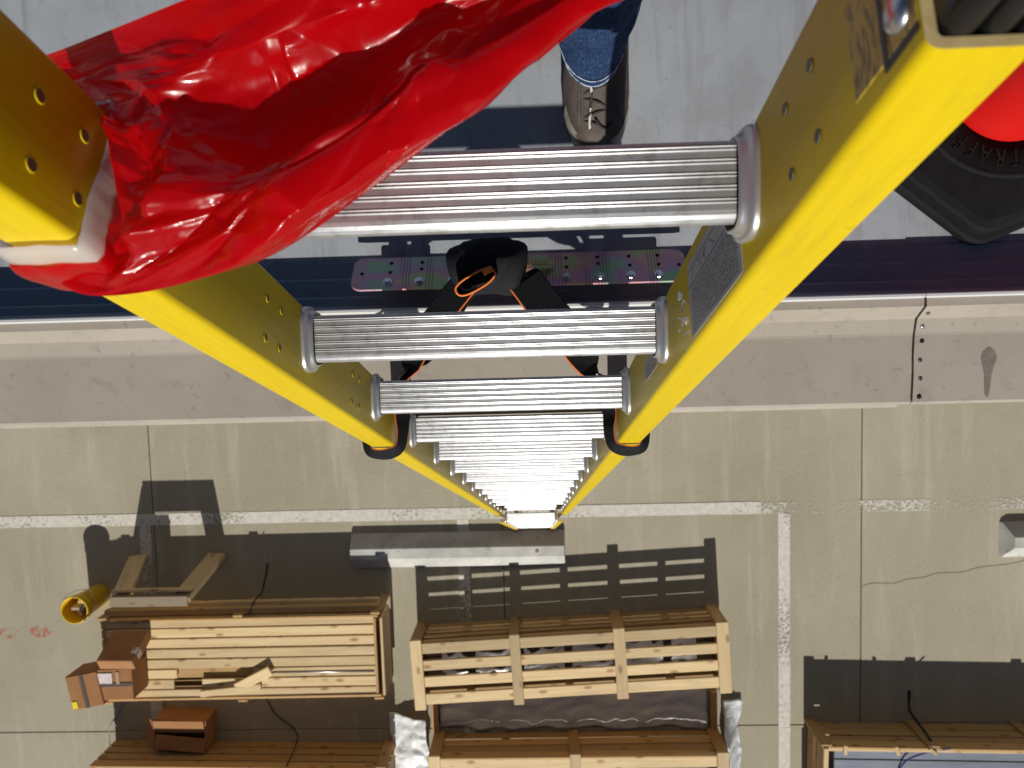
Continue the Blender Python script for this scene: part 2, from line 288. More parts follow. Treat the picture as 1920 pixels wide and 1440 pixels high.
def box(name, size, m, parent, loc, rot=(0, 0, 0), c=0.004):
    V, F = chamfer_box(*size, c); return ob(name, V, F, m, parent, False, loc, rot)
def extrude(prof, path0, path1, closed=True, caps=True):
    """prof: list of (a,b); returns verts for x from path0 to path1 with coords (x,a,b)"""
    n = len(prof); V = [(path0, a, b) for a, b in prof] + [(path1, a, b) for a, b in prof]
    F = [[i, (i + 1) % n, n + (i + 1) % n, n + i] for i in range(n if closed else n - 1)]
    if caps and closed: F += [list(range(n)), list(range(n, 2 * n))]
    return V, F
def tube(pts, r, seg=8, closed=False):
    P = [Vector(p) for p in pts]; V = []; F = []; n = len(P); prev = None
    for i, p in enumerate(P):
        t = (P[(i + 1) % n] - P[i - 1]) if closed else (P[min(i + 1, n - 1)] - P[max(i - 1, 0)])
        t.normalize()
        a = prev if prev is not None else (Vector((0, 0, 1)) if abs(t.z) < .9 else Vector((1, 0, 0)))
        a = (a - t * a.dot(t)).normalized(); prev = a; b = t.cross(a)
        rr = r[i] if isinstance(r, (list, tuple)) else r
        for k in range(seg):
            an = 2 * math.pi * k / seg; V.append(p + (a * math.cos(an) + b * math.sin(an)) * rr)
    for i in range(n if closed else n - 1):
        j = (i + 1) % n
        for k in range(seg): F.append([i * seg + k, i * seg + (k + 1) % seg, j * seg + (k + 1) % seg, j * seg + k])
    if not closed: F += [list(range(seg)), list(range((n - 1) * seg, n * seg))]
    return V, F
def catmull(P, n):
    P = [np.array(p, float) for p in P]; out = []
    for i in range(len(P) - 1):
        p0, p1, p2, p3 = P[max(i - 1, 0)], P[i], P[i + 1], P[min(i + 2, len(P) - 1)]
        for k in range(n):
            t = k / n; out.append(0.5 * (2 * p1 + (p2 - p0) * t + (2 * p0 - 5 * p1 + 4 * p2 - p3) * t * t + (3 * p1 - p0 - 3 * p2 + p3) * t ** 3))
    out.append(P[-1]); return out
def loft(rings, caps=True):
    n = len(rings[0]); V = [p for r in rings for p in r]; F = []
    for i in range(len(rings) - 1):
        for k in range(n): F.append([i * n + k, i * n + (k + 1) % n, (i + 1) * n + (k + 1) % n, (i + 1) * n + k])
    if caps: F += [list(range(n)), list(range((len(rings) - 1) * n, len(rings) * n))]
    return V, F
def merge(parts):
    V = []; F = []
    for v, f in parts:
        o = len(V); V += [tuple(x) for x in v]; F += [[i + o for i in q] for q in f]
    return V, F
def disc(r, h, seg=12, r2=None):
    r2 = r if r2 is None else r2
    return loft([[(r * math.cos(2 * math.pi * k / seg), r * math.sin(2 * math.pi * k / seg), 0) for k in range(seg)], [(r2 * math.cos(2 * math.pi * k / seg), r2 * math.sin(2 * math.pi * k / seg), h) for k in range(seg)]])
def struct(o): o['kind'] = 'structure'; return o

# ------------------------------------------------------------------ ground
g = struct(ob('ground', [(-150, -150, -.012), (150, -150, -.012), (150, 150, -.012), (-150, 150, -.012)], [[0, 1, 2, 3]], 'joint'))
xj = [-3.42 + 3.0875 * k for k in range(-4, 7)]; yj = [-3.52 + 3.0875 * k for k in range(-5, 2)]
for i in range(len(xj) - 1):
    for j in range(len(yj) - 1):
        gx, gy = 0.0075, 0.0065
        V, F = chamfer_box(xj[i + 1] - xj[i] - gx, yj[j + 1] - yj[j] - gy, .12, .004)
        cx, cy = (xj[i] + xj[i + 1]) / 2, (yj[j] + yj[j + 1]) / 2
        # verts kept in ground space so the staining runs on across the joints
        ob('concrete_slab', [(x + cx, y + cy, z - .06 + .003 * ((i * 7 + j * 3) % 2) * 0.3) for x, y, z in V], F, 'concrete', g)
def strip(name, x0, x1, y0, y1, z, m, wob=0.004, n=60, parent=None):
    V = []; along_x = (x1 - x0) > (y1 - y0)
    for i in range(n + 1):
        t = i / n
        for s in (0, 1):
            wv = wob * mnoise.noise(Vector((t * 40, s * 9.1, x0)))
            V.append((x0 + (x1 - x0) * t, (y0, y1)[s] + wv, z) if along_x else ((x0, x1)[s] + wv, y0 + (y1 - y0) * t, z))
    return ob(name, V, [[2 * i, 2 * i + 1, 2 * i + 3, 2 * i + 2] for i in range(n)], m, parent)
struct(strip('parking_line', -12, 1.9, -1.632, -1.527, .004, 'paint', n=120))
struct(strip('parking_line', 1.9, 12, -1.632, -1.532, .004, 'paint_faded', n=100))
for x, m_ in ((-3.50, 'paint'), (-.678, 'paint'), (2.096, 'paint'), (4.9, 'paint'), (-6.3, 'paint')):
    struct(strip('parking_line', x - .05, x + .05, -6.5, -1.634, .0042, m_, n=60))
for (cx, cy, rx, ry, sd_) in ((-4.83, -2.60, .12, .05, 1), (-4.52, -2.585, .10, .05, 4)):
    ring = [(cx, cy, .004)] + [(cx + rx * math.cos(a) * (1 + .5 * mnoise.noise(Vector((math.cos(a) * 1.7, math.sin(a) * 1.7, sd_)))), cy + ry * math.sin(a) * (1 + .5 * mnoise.noise(Vector((math.cos(a) * 2, math.sin(a) * 2, sd_ + 9)))), .004) for a in np.linspace(0, 2 * math.pi, 30)[:-1]]
    struct(ob('red_paint_mark', ring, [[0, i, i % 29 + 1] for i in range(1, 30)], 'redmark'))
cr = []
for i in range(41):
    t = i / 40; cr.append((2.75 + 1.7 * t, -2.29 + .25 * t + .03 * mnoise.noise(Vector((t * 9, 0, 0))) + .012 * mnoise.noise(Vector((t * 40, 2, 0)))))
V = []
for x, y in cr: V += [(x, y - .0016, .0008 + .003), (x, y + .0016, .0008 + .003)]
ob('crack', V, [[2 * i, 2 * i + 1, 2 * i + 3, 2 * i + 2] for i in range(40)], 'joint', g)

# ------------------------------------------------------------------ building: wall, roof, edge flashing
ROOF = 5.03
roof = struct(ob('roof', [(-12, .13, ROOF), (12, .13, ROOF), (12, 14, ROOF), (-12, 14, ROOF)], [[0, 1, 2, 3]], 'roof'))
bld = thing('building', 'tan building whose roof edge carries a wide folded metal flashing', 'building', (0, 0, 0))
for i in range(8):
    x0 = -12 + 3 * i
    V, F = chamfer_box(2.99, .16, 4.96, .006); ob('wall_panel', V, F, 'wall', bld, False, (x0 + 1.5, .05, 2.48))
ob('wall_core', *extrude([(.135, 0), (14, 0), (14, 4.99), (.135, 4.99)], -12, 12), 'wall', bld)
# outer cap profile (y, z): lip, flat, two slopes, ledge, hem
def cap_profile(o=0.0):
    return [(.046, 5.070), (.0455, 5.098 + o), (.043, 5.1035 + o), (.039, 5.1035 + o), (.036, 5.0985 + o), (.022, 5.098 + o), (.001, 5.069 + o), (-.023, 5.0615 + o), (-.028, 5.0605 + o), (-.146, 5.0545 + o), (-.151, 5.051 + o), (-.1515, 4.995), (-.148, 4.995), (-.147, 5.046 + o), (-.028, 5.052 + o), (.0, 5.060 + o), (.030, 5.085 + o), (.042, 5.070)]
JX = .664
def cap_panel(x0, x1, o, skew0=0.0):
    pr = cap_profile(o); n = len(pr); xs = list(np.linspace(x0, x1, max(2, int((x1 - x0) / .12)))); V = []
    for i, x in enumerate(xs):
        for (y, z) in pr:
            wz = .0012 * mnoise.noise(Vector((x * 5, y * 14, o))) if y < .03 else 0
            xo = 0
            V.append((x + xo, y, z + wz))
    F = [[i * n + k, i * n + (k + 1) % n, (i + 1) * n + (k + 1) % n, (i + 1) * n + k] for i in range(len(xs) - 1) for k in range(n)] + [list(range(n)), list(range((len(xs) - 1) * n, len(xs) * n))]
    fm = []
    for i in range(len(xs) - 1):
        for k in range(n): fm.append(1 if k in (1, 2, 3) else 0)
    fm += [0, 0]
    return ob('edge_flashing', V, F, None, bld, False, mats=['tan', 'edge'], fm=fm)
bounds = [-12, -9.1, -6.0, -2.4, JX, 3.7, 6.8, 12]
for i in range(len(bounds) - 1):
    cap_panel(bounds[i], bounds[i + 1], .0022 if i % 2 == 0 else 0)
# rolled drip edge under the flashing
ob('drip_edge', *extrude([(-.150, 5.010), (-.160, 5.004), (-.162, 5.000), (-.158, 4.997), (-.148, 5.000)], -12, JX), 'tan', bld)
# inner trough behind the lip
ob('inner_gutter', *extrude([(.0465, 5.085), (.052, 5.062), (.066, 5.058), (.070, 5.046), (.100, 5.042), (.104, 5.036), (.132, 5.034), (.135, 5.026), (.0465, 5.026)], -12, 12), 'gutter', bld)
# joint: dark sealant line and screws
V = []
for (y, z, dx) in ((.036, 5.1035, 0), (.022, 5.1032, .0006), (.001, 5.0745, -.0006), (-.023, 5.0660, .0), (-.028, 5.0648, 0), (-.06, 5.0632, -.0006), (-.1, 5.0612, .0006), (-.146, 5.0588, 0)):
    V += [(JX - .0009 + dx, y, z), (JX + .0011 + dx, y, z)]
ob('joint_seam', V, [[2 * i, 2 * i + 1, 2 * i + 3, 2 * i + 2] for i in range(7)], 'hole', bld)
scv, scf = merge([disc(.0042, .0012, 14, .0038), ([(x, y, z + .0012) for x, y, z in disc(.0022, .0015, 6)[0]], disc(.0022, .0015, 6)[1])])
first = None
for (y, z, m_) in ((.010, 5.0848, 'steel'), (-.013, 5.0680, 'steel'), (-.038, 5.0625, 'hole'), (-.072, 5.0607, 'steel'), (-.105, 5.0590, 'steel'), (-.137, 5.0574, 'hole')):
    ob('screw', scv, scf, m_, bld, False, (JX + .014 + random.uniform(-.002, .002), y, z), (R(3 if y < -.03 else 17 if y < 0 else 54), 0, 0))
V = []
for i, (y, wd) in enumerate(((-.052, .002), (-.060, .011), (-.072, .014), (-.084, .011), (-.10, .0065), (-.12, .0055), (-.136, .004), (-.141, .001))):
    zz = 5.0605 - (-.028 - y) * .0508 + .0034
    V += [(.795 - wd, y, zz), (.795 + wd, y, zz)]
m, nt, b = mat('dried_drip', (0.20, 0.18, 0.155), .4); cut_out(nt, b, math_(nt, 'MULTIPLY', noise(nt, coords(nt), 70, 3), 1.1)); MAT['drip'] = m
ob('drip_stain', V, [[2 * i, 2 * i + 1, 2 * i + 3, 2 * i + 2] for i in range(7)], 'drip', bld)

# ------------------------------------------------------------------ ladder (local x across, local y away from the climber, local z up the rails)
TH = 74.0; S0 = 6.203
upv = np.array([0, math.cos(R(TH)), math.sin(R(TH))]); nv = np.array([0, math.sin(R(TH)), -math.cos(R(TH))])
P1 = np.array([-.051, .058, 5.963]); FOOT = P1 - S0 * upv
lad = thing('extension_ladder', 'yellow fiberglass extension ladder with silver rungs leaning on the roof edge', 'ladder', tuple(FOOT), (R(TH - 90), 0, 0))
def W(u, n, s):  # ladder coords (s measured from the highest visible rung) -> world
    return P1 + np.array([u, 0, 0]) + nv * n + upv * s
def rail(parent, side, ui, uo, n0, n1, s0, s1, name='rail'):
    t = .0042; r = .005
    prof = []
    def arc(cx, cy, rad, a0, a1, k=4):
        for i in range(k + 1):
            a = R(a0 + (a1 - a0) * i / k); prof.append((cx + rad * math.cos(a), cy + rad * math.sin(a)))
    # outline in (u, n), open side outward (+u), built for side=+1
    arc(ui + r, n0 + r, r, 270, 180); arc(ui + r, n1 - r, r, 180, 90)
    prof += [(uo, n1), (uo, n1 - t)]; arc(ui + t + .002, n1 - t - .002, .002, 90, 180, 2); arc(ui + t + .002, n0 + t + .002, .002, 180, 270, 2); prof += [(uo, n0 + t), (uo, n0)]
    n = len(prof); ss = list(np.linspace(s0, s1, 12)); V = []
    for s in ss:
        for (u, q) in prof: V.append((side * u, q, s + S0))
    F = []; fm = []
    for i in range(len(ss) - 1):
        for k in range(n):
            F.append([i * n + k, i * n + (k + 1) % n, (i + 1) * n + (k + 1) % n, (i + 1) * n + k])
            a, b_ = prof[k], prof[(k + 1) % n]; fm.append(1 if (a[0] == uo and b_[0] == uo) else 0)
    F += [list(range(n)), list(range((len(ss) - 1) * n, len(ss) * n))]; fm += [1, 1]
    o = ob(name, V, F, None, parent, True, mats=['fibre', 'fibre_cut'], fm=fm)
    o.data.polygons[-1].use_smooth = False; o.data.polygons[-2].use_smooth = False
    md = o.modifiers.new('es', 'EDGE_SPLIT'); md.split_angle = R(40)
    return o
SB = -4.20; STOP = .188
rails = {}
for s in (-1, 1): rails[s] = rail(lad, s, .178, .213, -.025, .057, SB, STOP)
# rung: flat ribbed tread with rounded nose, extruded along x
def rung_profile():
    p = []
    for i in range(9):
        a = R(250 - 160 * i / 8); p.append((.0075 + .0075 * math.cos(a), -.0075 + .0075 * math.sin(a)))
    for k in range(5):
        c0 = .0118 + k * .0074
        for d in (0, .0020):
            c = c0 + d
            p += [(c - .0007, 0), (c - .0004, .0005), (c, .0007), (c + .0004, .0005), (c + .0007, 0)]
    p += [(.0445, 0), (.0462, -.0008), (.047, -.003), (.046, -.010), (.040, -.022), (.030, -.030), (.020, -.031), (.010, -.026), (.004, -.018)]
    return p
rp = rung_profile()
def make_rung(half, m='alu'):
    V, F = extrude(rp, -half, half)
    return V, F
TILT = R(90 - TH)
def collar_mesh(half, side):
    # flared ring between rung and web
    base = [(.0235 + (.0255) * math.copysign(abs(math.cos(a)) ** .55, math.cos(a)), -.0145 + (.0185) * math.copysign(abs(math.sin(a)) ** .6, math.sin(a))) for a in np.linspace(0, 2 * math.pi, 33)[:-1]]
    cy, cz = .0235, -.0145; rings = []
    for (dx, sc) in ((.0100, 1.00), (.0104, 1.03), (.0098, 1.06), (.0080, 1.09), (.0060, 1.12), (.0046, 1.17), (.0042, 1.24), (.0035, 1.28), (.0020, 1.30), (.0, 1.30)):
        rings.append([(side * (half - dx), cy + (y - cy) * (1 + (sc - 1) * 1.0) + 0, cz + (z - cz) * (1 + (sc - 1) * 1.3)) for y, z in base])
    return loft(rings, caps=False)
rung0 = None
def add_rungs(parent, half, n_off, s_list, collars=True):
    V, F = make_rung(half - .003); src = None; cs = {}
    for s in s_list:
        loc = (0, n_off, s + S0)
        if src is None:
            src = ob('rung', V, F, 'alu', parent, False, loc, (TILT, 0, 0)); r = src
        else: r = shared('rung', src, parent, loc, (TILT, 0, 0))
        for sd_ in (-1, 1):
            if sd_ not in cs:
                cv, cf = collar_mesh(half, sd_); cs[sd_] = ob('rung_collar', cv, cf, 'alu2', r, True)
            else: shared('rung_collar', cs[sd_], r)
add_rungs(lad, .178, 0.0, [-.3085 * k for k in range(14)])
# lower section, narrower, running down in front to the ground
for s in (-1, 1): rail(lad, s, .140, .172, -.078, -.030, -6.15, -3.6, 'lower_rail')
add_rungs(lad, .140, -.072, [-3.74 - .3085 * k for k in range(8)])
for s in (-1, 1):
    V, F = chamfer_box(.045, .07, .03, .006)
    ob('foot_pad', V, F, 'rubber', lad, False, (s * .156, -.052, .0225), (TILT, 0, 0))
    box('rail_end_sleeve', (.036, .052, .10), 'redpl', lad, (s * .156, -.054, .11), c=.006)
    # end of the upper section
    box('rail_end_shoe', (.040, .086, .03), 'rubber', lad, (s * .1975, .016, SB + S0 - .012), c=.006)
# top end caps
for s in (-1, 1):
    rings = []
    parts = []
    for k, (uc, ru, hi) in enumerate(((.1893, .0070, .056), (.2012, .0062, .048), (.2098, .0030, .054))):
        ringsk = []
        for (zz, sc) in ((-.10, .9), (-.012, .96), (-.004, 1.0), (hi * .6, 1.0), (hi * .82, .93), (hi * .95, .72), (hi, .25)):
            ringsk.append([(s * (uc + sc * ru * math.copysign(abs(math.sin(a)) ** .8, math.sin(a))), .016 + (.0365 - .006 * (1 - sc)) * math.copysign(abs(math.cos(a)) ** .16, math.cos(a)), STOP + S0 + zz) for a in np.linspace(0, 2 * math.pi, 33)[:-1]])
        parts.append(loft(ringsk))
    V, F = chamfer_box(.026, .066, .03, .004); parts.append(([(x + s * .1965, y + .016, z + STOP + S0 + .006) for x, y, z in V], F))
    V, F = merge(parts); ob('end_cap', V, F, 'rubber', lad, True)
# rivet holes in the webs
hv, hf = disc(.0032, .0004, 14)
rv, rf = loft([[(r_ * math.cos(a), r_ * math.sin(a), h_) for a in np.linspace(0, 2 * math.pi, 17)[:-1]] for r_, h_ in ((.0042, 0), (.0040, .0005), (.0034, .0006), (.0030, .0002))], caps=False)
h0 = None; r0 = None
for s in (-1, 1):
    for k in (range(3) if s < 0 else (0,)):
        for ds in (.099, .064):
            for nn in (.0315, -.0035):
                loc = (s * (.178 - .0004), nn, S0 + ds - .297 * k * 1.0)
                rot = (0, R(-90 * s), 0)
                if h0 is None: h0 = ob('rivet_hole', hv, hf, 'rivet', lad, False, loc, rot); o = h0; r0 = ob('hole_rim', rv, rf, 'fibre', o, True)
                else:
                    o = shared('rivet_hole', h0, lad, loc, rot)
                    if s < 0: shared('hole_rim', r0, o)
# labels on the right web (thin sheets on the inner face)
def web_sheet(name, s0, s1, n0, n1, m, side=1, lift=.0004, parent=lad, th=.0003):
    u1 = side * (.178 - lift); u0 = side * (.178 - lift + th)
    V = [(u, n, s + S0) for u in (u0, u1) for n, s in ((n0, s0), (n1, s0), (n1, s1), (n0, s1))]
    F = [[0, 1, 2, 3], [4, 5, 6, 7], [0, 1, 5, 4], [1, 2, 6, 5], [2, 3, 7, 6], [3, 0, 4, 7]]
    return ob(name, V, F, m, parent)
lb = web_sheet('warning_label', -.185, -.030, -.0185, .0435, 'label'); lb['label'] = 'grey foil label with rows of small print'
web_sheet('warning_label', -.455, -.362, .002, .026, 'label')
st = web_sheet('brand_sticker', .138, .186, -.012, .030, 'sticker')
web_sheet('sticker_band', .162, .186, -.016, -.0125, 'navy', lift=.0006)
web_sheet('sticker_band', .1625, .1655, -.016, .026, 'navy', lift=.0008)
V, F = loft([[(r_ * math.cos(a), r_ * math.sin(a), h_) for a in np.linspace(0, 2 * math.pi, 17)[:-1]] for r_, h_ in ((.0075, 0), (.0075, .001), (.006, .0032), (.003, .0045), (.0003, .0048))])
for s in (-1, 1):
    ob('rivet', V, F, 'steel', lad, True, (s * .178, -.002, S0 + .176), (0, R(-90 * s), 0))
# torn bits of label
V = []; F = []
for k in range(9):
    s_, n_ = -.205 + random.uniform(-.012, .014), random.uniform(-.012, .030)
    b0 = len(V)
    for q in range(4): V.append((.178 - random.uniform(.0005, .006), n_ + random.uniform(-.006, .006), S0 + s_ + random.uniform(-.007, .007)))
    F.append([b0, b0 + 1, b0 + 2]); F.append([b0, b0 + 2, b0 + 3])
ob('torn_label', V, F, 'foil', lad)
V, F = tube([(x + .01, -.062, z) for x, z in [(.03 + .004 * math.sin(k * .9), .35 - .022 * k) for k in range(12)]], .004, 6); ob('halyard_rope', V, F, 'rope', lad, True)

# ------------------------------------------------------------------ anchor bracket on the roof edge
anc = thing('anchor_bracket', 'iridescent zinc plated anchor plate with screws behind the roof lip', 'bracket', (-.028, .104, 5.075), (0, 0, 0))
PL = R(-40)   # plate tips down towards the roof
def on_plate(x, y, z=0): return (x, y * math.cos(PL) - z * math.sin(PL) * 1.0, y * math.sin(PL) + z * math.cos(PL))
prof = []; hw, hh, rc = .292, .038, .018
for cx, cy, a0 in ((hw - rc, hh - rc, 0), (-hw + rc, hh - rc, 90), (-hw + rc, -hh + rc, 180), (hw - rc, -hh + rc, 270)):
    for i in range(6): a = R(a0 + 18 * i); prof.append((cx + rc * math.cos(a), cy + rc * math.sin(a)))
V, F = loft([[(x, y, 0) for x, y in prof], [(x, y, .004) for x, y in prof]]); pl = ob('plate', V, F, 'zinc', anc, False, (0, 0, .004), (PL, 0, 0))
V, F = disc(.0034, .0005, 12); hs = None
for x in [-.275] + [-.225, -.170, -.115, .085, .140, .195, .245] + [.280]:
    for y in ((.0,) if abs(x) > .27 else (.024, .002 if int(x * 1000) % 2 else .008)):
        loc = (x, y, .0042)
        if hs is None: hs = ob('bolt_hole', V, F, 'hole', pl, False, loc)
        else: shared('bolt_hole', hs, pl, loc)
V, F = merge([disc(.0085, .0018, 16, .0078), ([(x, y, z + .0018) for x, y, z in disc(.0055, .004, 6)[0]], disc(.0055, .004, 6)[1])]); hs = None
for x in (-.225, -.170, -.115, -.03, .085, .140, .195, .245):
    loc = (x + random.uniform(-.003, .003), -.022, .0041)
    if hs is None: hs = ob('plate_screw', V, F, 'steel', pl, False, loc, (0, 0, random.random()))
    else: shared('plate_screw', hs, pl, loc, (0, 0, random.random()))
# upright gusset with a shackle hole
pr = [(-.085, 0), (.095, 0), (.045, .045), (.03, .062), (-.05, .062), (-.06, .045)]
V = [(x, y0, z) for y0 in (-.004, .004) for x, z in pr]; n = len(pr)
ob('gusset', V, [list(range(n)), list(range(n, 2 * n))] + [[i, (i + 1) % n, n + (i + 1) % n, n + i] for i in range(n)], 'zinc', anc, False, (-.03, .012, .008))
V, F = tube([(-.1, -.0 + .012, .05), (-.05, .014, .052), (.03, .014, .052)], .006, 10); ob('pin', V, F, 'steel', anc, True, (-.02, 0, 0))
V, F = merge([disc(.011, .012, 12), ([(x, y, z + .012) for x, y, z in disc(.0065, .006, 12)[0]], disc(.0065, .006, 12)[1])]); ob('bolt', V, F, 'steel', anc, False, (-.098, .010, .055), (R(-20), 0, 0))
for (x0, x1) in ((-.25, -.16), (.12, .25)): box('leg_bracket', (x1 - x0, .022, .026), 'zinc', anc, ((x0 + x1) / 2, .006, -.026), c=.003)

# ------------------------------------------------------------------ webbing strap
def ribbon(pts, wids, width=.047, th=.0022, sub=8, sides=(0, 1)):
    P = catmull(pts, sub); Q = catmull(wids, sub); V = []; F = []; fm = []
    WD = [float(v[0]) for v in catmull([(q_,) for q_ in (width if isinstance(width, (list, tuple)) else [width] * len(pts))], sub)]
    offs = [-.5, -.462, -.15, .15, .462, .5]; k = len(offs)
    ored = set()
    if 0 in sides: ored |= {0, 2 * k - 2, 2 * k - 1}
    if 1 in sides: ored |= {k - 2, k - 1, k}
    for i, p in enumerate(P):
        t = P[min(i + 1, len(P) - 1)] - P[max(i - 1, 0)]; t = t / np.linalg.norm(t)
        wv = Q[i] - t * (Q[i] @ t); wv /= np.linalg.norm(wv); nn = np.cross(t, wv)
        for s in (1, -1):
            for o in (offs if s == 1 else offs[::-1]): V.append(p + wv * o * WD[i] + nn * s * th / 2)
    m_ = 2 * k
    for i in range(len(P) - 1):
        for j in range(m_):
            F.append([i * m_ + j, i * m_ + (j + 1) % m_, (i + 1) * m_ + (j + 1) % m_, (i + 1) * m_ + j])
            fm.append(1 if j in ored else 0)
    F += [list(range(m_)), list(range((len(P) - 1) * m_, len(P) * m_))]; fm += [0, 0]
    return V, F, fm
strap = thing('tie_down_strap', 'black webbing strap with orange edges tied from anchor to both ladder rails', 'strap', (-.06, .11, 5.12))
def wribbon(name, pts, wids, **k):
    V, F, fm = ribbon(pts, wids, **k); o = np.array(strap.location)
    return ob(name, [np.array(v) - o for v in V], F, None, strap, True, mats=['web', 'orange'], fm=fm)
uw = tuple(upv)
for sd_ in (-1, 1):
    sK = -.775 if sd_ < 0 else -.80
    def q(u, n, ds=0): return tuple(W(sd_ * u, n, sK + ds))
    kn = (-.108, .088, 5.165) if sd_ < 0 else (-.018, .085, 5.165)
    mid = (-.150, .035, 5.185) if sd_ < 0 else (.022, .030, 5.185)
    mid2 = (-.192, -.025, 5.205) if sd_ < 0 else (.068, -.030, 5.205)
    ac = Vector((.80 * -sd_, -.58, .0)) if sd_ < 0 else Vector((-.80, -.58, .0))
    # the band flares away from the rail: lower edge stands off
    def fl(du, dn, k=.80): return tuple(np.array([sd_ * du, 0, 0]) * k + nv * dn * k - upv * .6)
    pts = [kn, mid, mid2, q(.165, .042), q(.1660, .0), q(.1700, -.026), q(.186, -.0355), q(.206, -.0365), q(.2195, -.030), q(.2245, -.008), q(.2245, .03), q(.219, .060), q(.200, .068), q(.178, .068), q(.165, .076)]
    lead = tuple(ac * -1 + Vector((0, 0, -.15)))
    wd = [lead, lead, lead, fl(-1, .2), fl(-1, 0), fl(-.8, -.6), fl(-.2, -1), fl(.2, -1), fl(.8, -.6), fl(1, 0), fl(1, 0), fl(.8, .6), fl(.2, 1), fl(-.3, 1), fl(-.6, .5)]
    wribbon('webbing', pts, wd, width=([.046, .046, .042] if sd_ < 0 else [.058, .060, .056]) + [.030, .020, .018, .020, .017, .018, .018, .02, .02, .02, .02, .026], sides=(0,), sub=6)
    p2 = [q(.165, .078), (mid2[0] - .022 * sd_, mid2[1] + .02, 5.165), (mid[0] - .012 * sd_, mid[1] + .01, 5.150), (kn[0], kn[1] + .01, 5.13)]
    wribbon('webbing', p2, [fl(-.6, .5), lead, lead, lead], width=.046, sides=())
# bundle wound over the pin
for (cx, cy, cz, rad, tilt, wdt) in ((-.100, .106, 5.145, .044, .28, .078), (-.048, .106, 5.147, .045, -.22, .066), (-.076, .108, 5.145, .046, .05, .10)):
    ax = Vector((math.cos(tilt), math.sin(tilt), .10)).normalized(); e1 = Vector((0, 0, 1)) - ax * ax.z; e1.normalize(); e2 = ax.cross(e1)
    rings_ = []
    for (t_, sc) in ((-.52, .15), (-.50, .66), (-.46, .88), (-.38, .98), (-.2, 1.02), (0, 1.0), (.2, 1.03), (.38, .97), (.46, .86), (.50, .62), (.52, .15)):
        rings_.append([tuple(Vector((cx, cy, cz)) - Vector(strap.location) + ax * t_ * wdt + (e1 * math.cos(a) * .82 + e2 * math.sin(a)) * rad * sc * (1 + .06 * mnoise.noise(Vector((math.cos(a) * 1.5, math.sin(a) * 1.5, t_ * 2 + cx * 50))))) for a in np.linspace(0, 2 * math.pi, 29)[:-1]])
    V, F = loft(rings_); ob('wound_webbing', V, F, 'web', strap, True)
# sewn eye at the strap's end
pts = []; wd = []
for i in range(25):
    a = 2 * math.pi * i / 24 + .3
    ex, ey = .034 * math.copysign(abs(math.cos(a)) ** .8, math.cos(a)), .0125 * math.copysign(abs(math.sin(a)) ** .8, math.sin(a))
    ca, sa = math.cos(R(28)), math.sin(R(28))
    pts.append((-.092 + ex * ca - ey * sa, .082 + ex * sa + ey * ca, 5.192)); wd.append((-.15, -.25, 1))
wribbon('sewn_eye', pts, wd, width=.030, th=.003, sub=3)
V, F = chamfer_box(.016, .010, .004, .002); ob('eye_tab', V, F, 'orange', strap, False, tuple(Vector((-.074, .096, 5.205)) - Vector(strap.location)), (.2, 0, .4))

# ------------------------------------------------------------------ red plastic bag on the left rail
def unproj(u, v, d):
    return np.array([0, 0, CAM_H]) + CR.T @ np.array([(u - 960) / 1400 * d, (v - 720) / 1400 * d, d])
cols = [
 [(30, 115, .465), (120, 160, .445), (190, 225, .400), (216, 340, .389), (218, 455, .392), (75, 503, .408)],
 [(95, 100, .445), (190, 150, .42), (246, 240, .386), (262, 350, .378), (258, 470, .384), (150, 550, .405)],
 [(210, 55, .410), (290, 118, .390), (330, 210, .392), (350, 330, .362), (330, 455, .372), (255, 550, .394)],
 [(370, -10, .378), (430, 80, .366), (470, 190, .386), (485, 300, .354), (465, 405, .362), (385, 520, .386)],
 [(560, -80, .358), (600, 30, .362), (620, 150, .382), (618, 250, .350), (596, 345, .362), (522, 473, .384)],
 [(780, -140, .350), (790, -40, .356), (790, 55, .376), (775, 145, .350), (745, 240, .358), (692, 357, .382)],
 [(1000, -190, .350), (990, -100, .354), (975, -25, .370), (955, 50, .352), (925, 125, .358), (872, 217, .381)],
 [(1230, -250, .352), (1220, -180, .356), (1205, -120, .368), (1190, -75, .356), (1165, -40, .362), (1135, 0, .382)],
 [(1480, -320, .36), (1470, -280, .365), (1460, -240, .372), (1445, -215, .372), (1430, -195, .38), (1410, -180, .395)]]
G = np.array([[unproj(*p) for p in c_] for c_ in cols])          # (9, 6, 3)
def upsample(A, n):
    return np.array(catmull(list(A), n))
NU, NV = 34, 38
G1 = upsample(G, NU)                                              # along the bag
G2 = np.swapaxes(upsample(np.swapaxes(G1, 0, 1), NV), 0, 1)       # across
nu, nvv = G2.shape[:2]
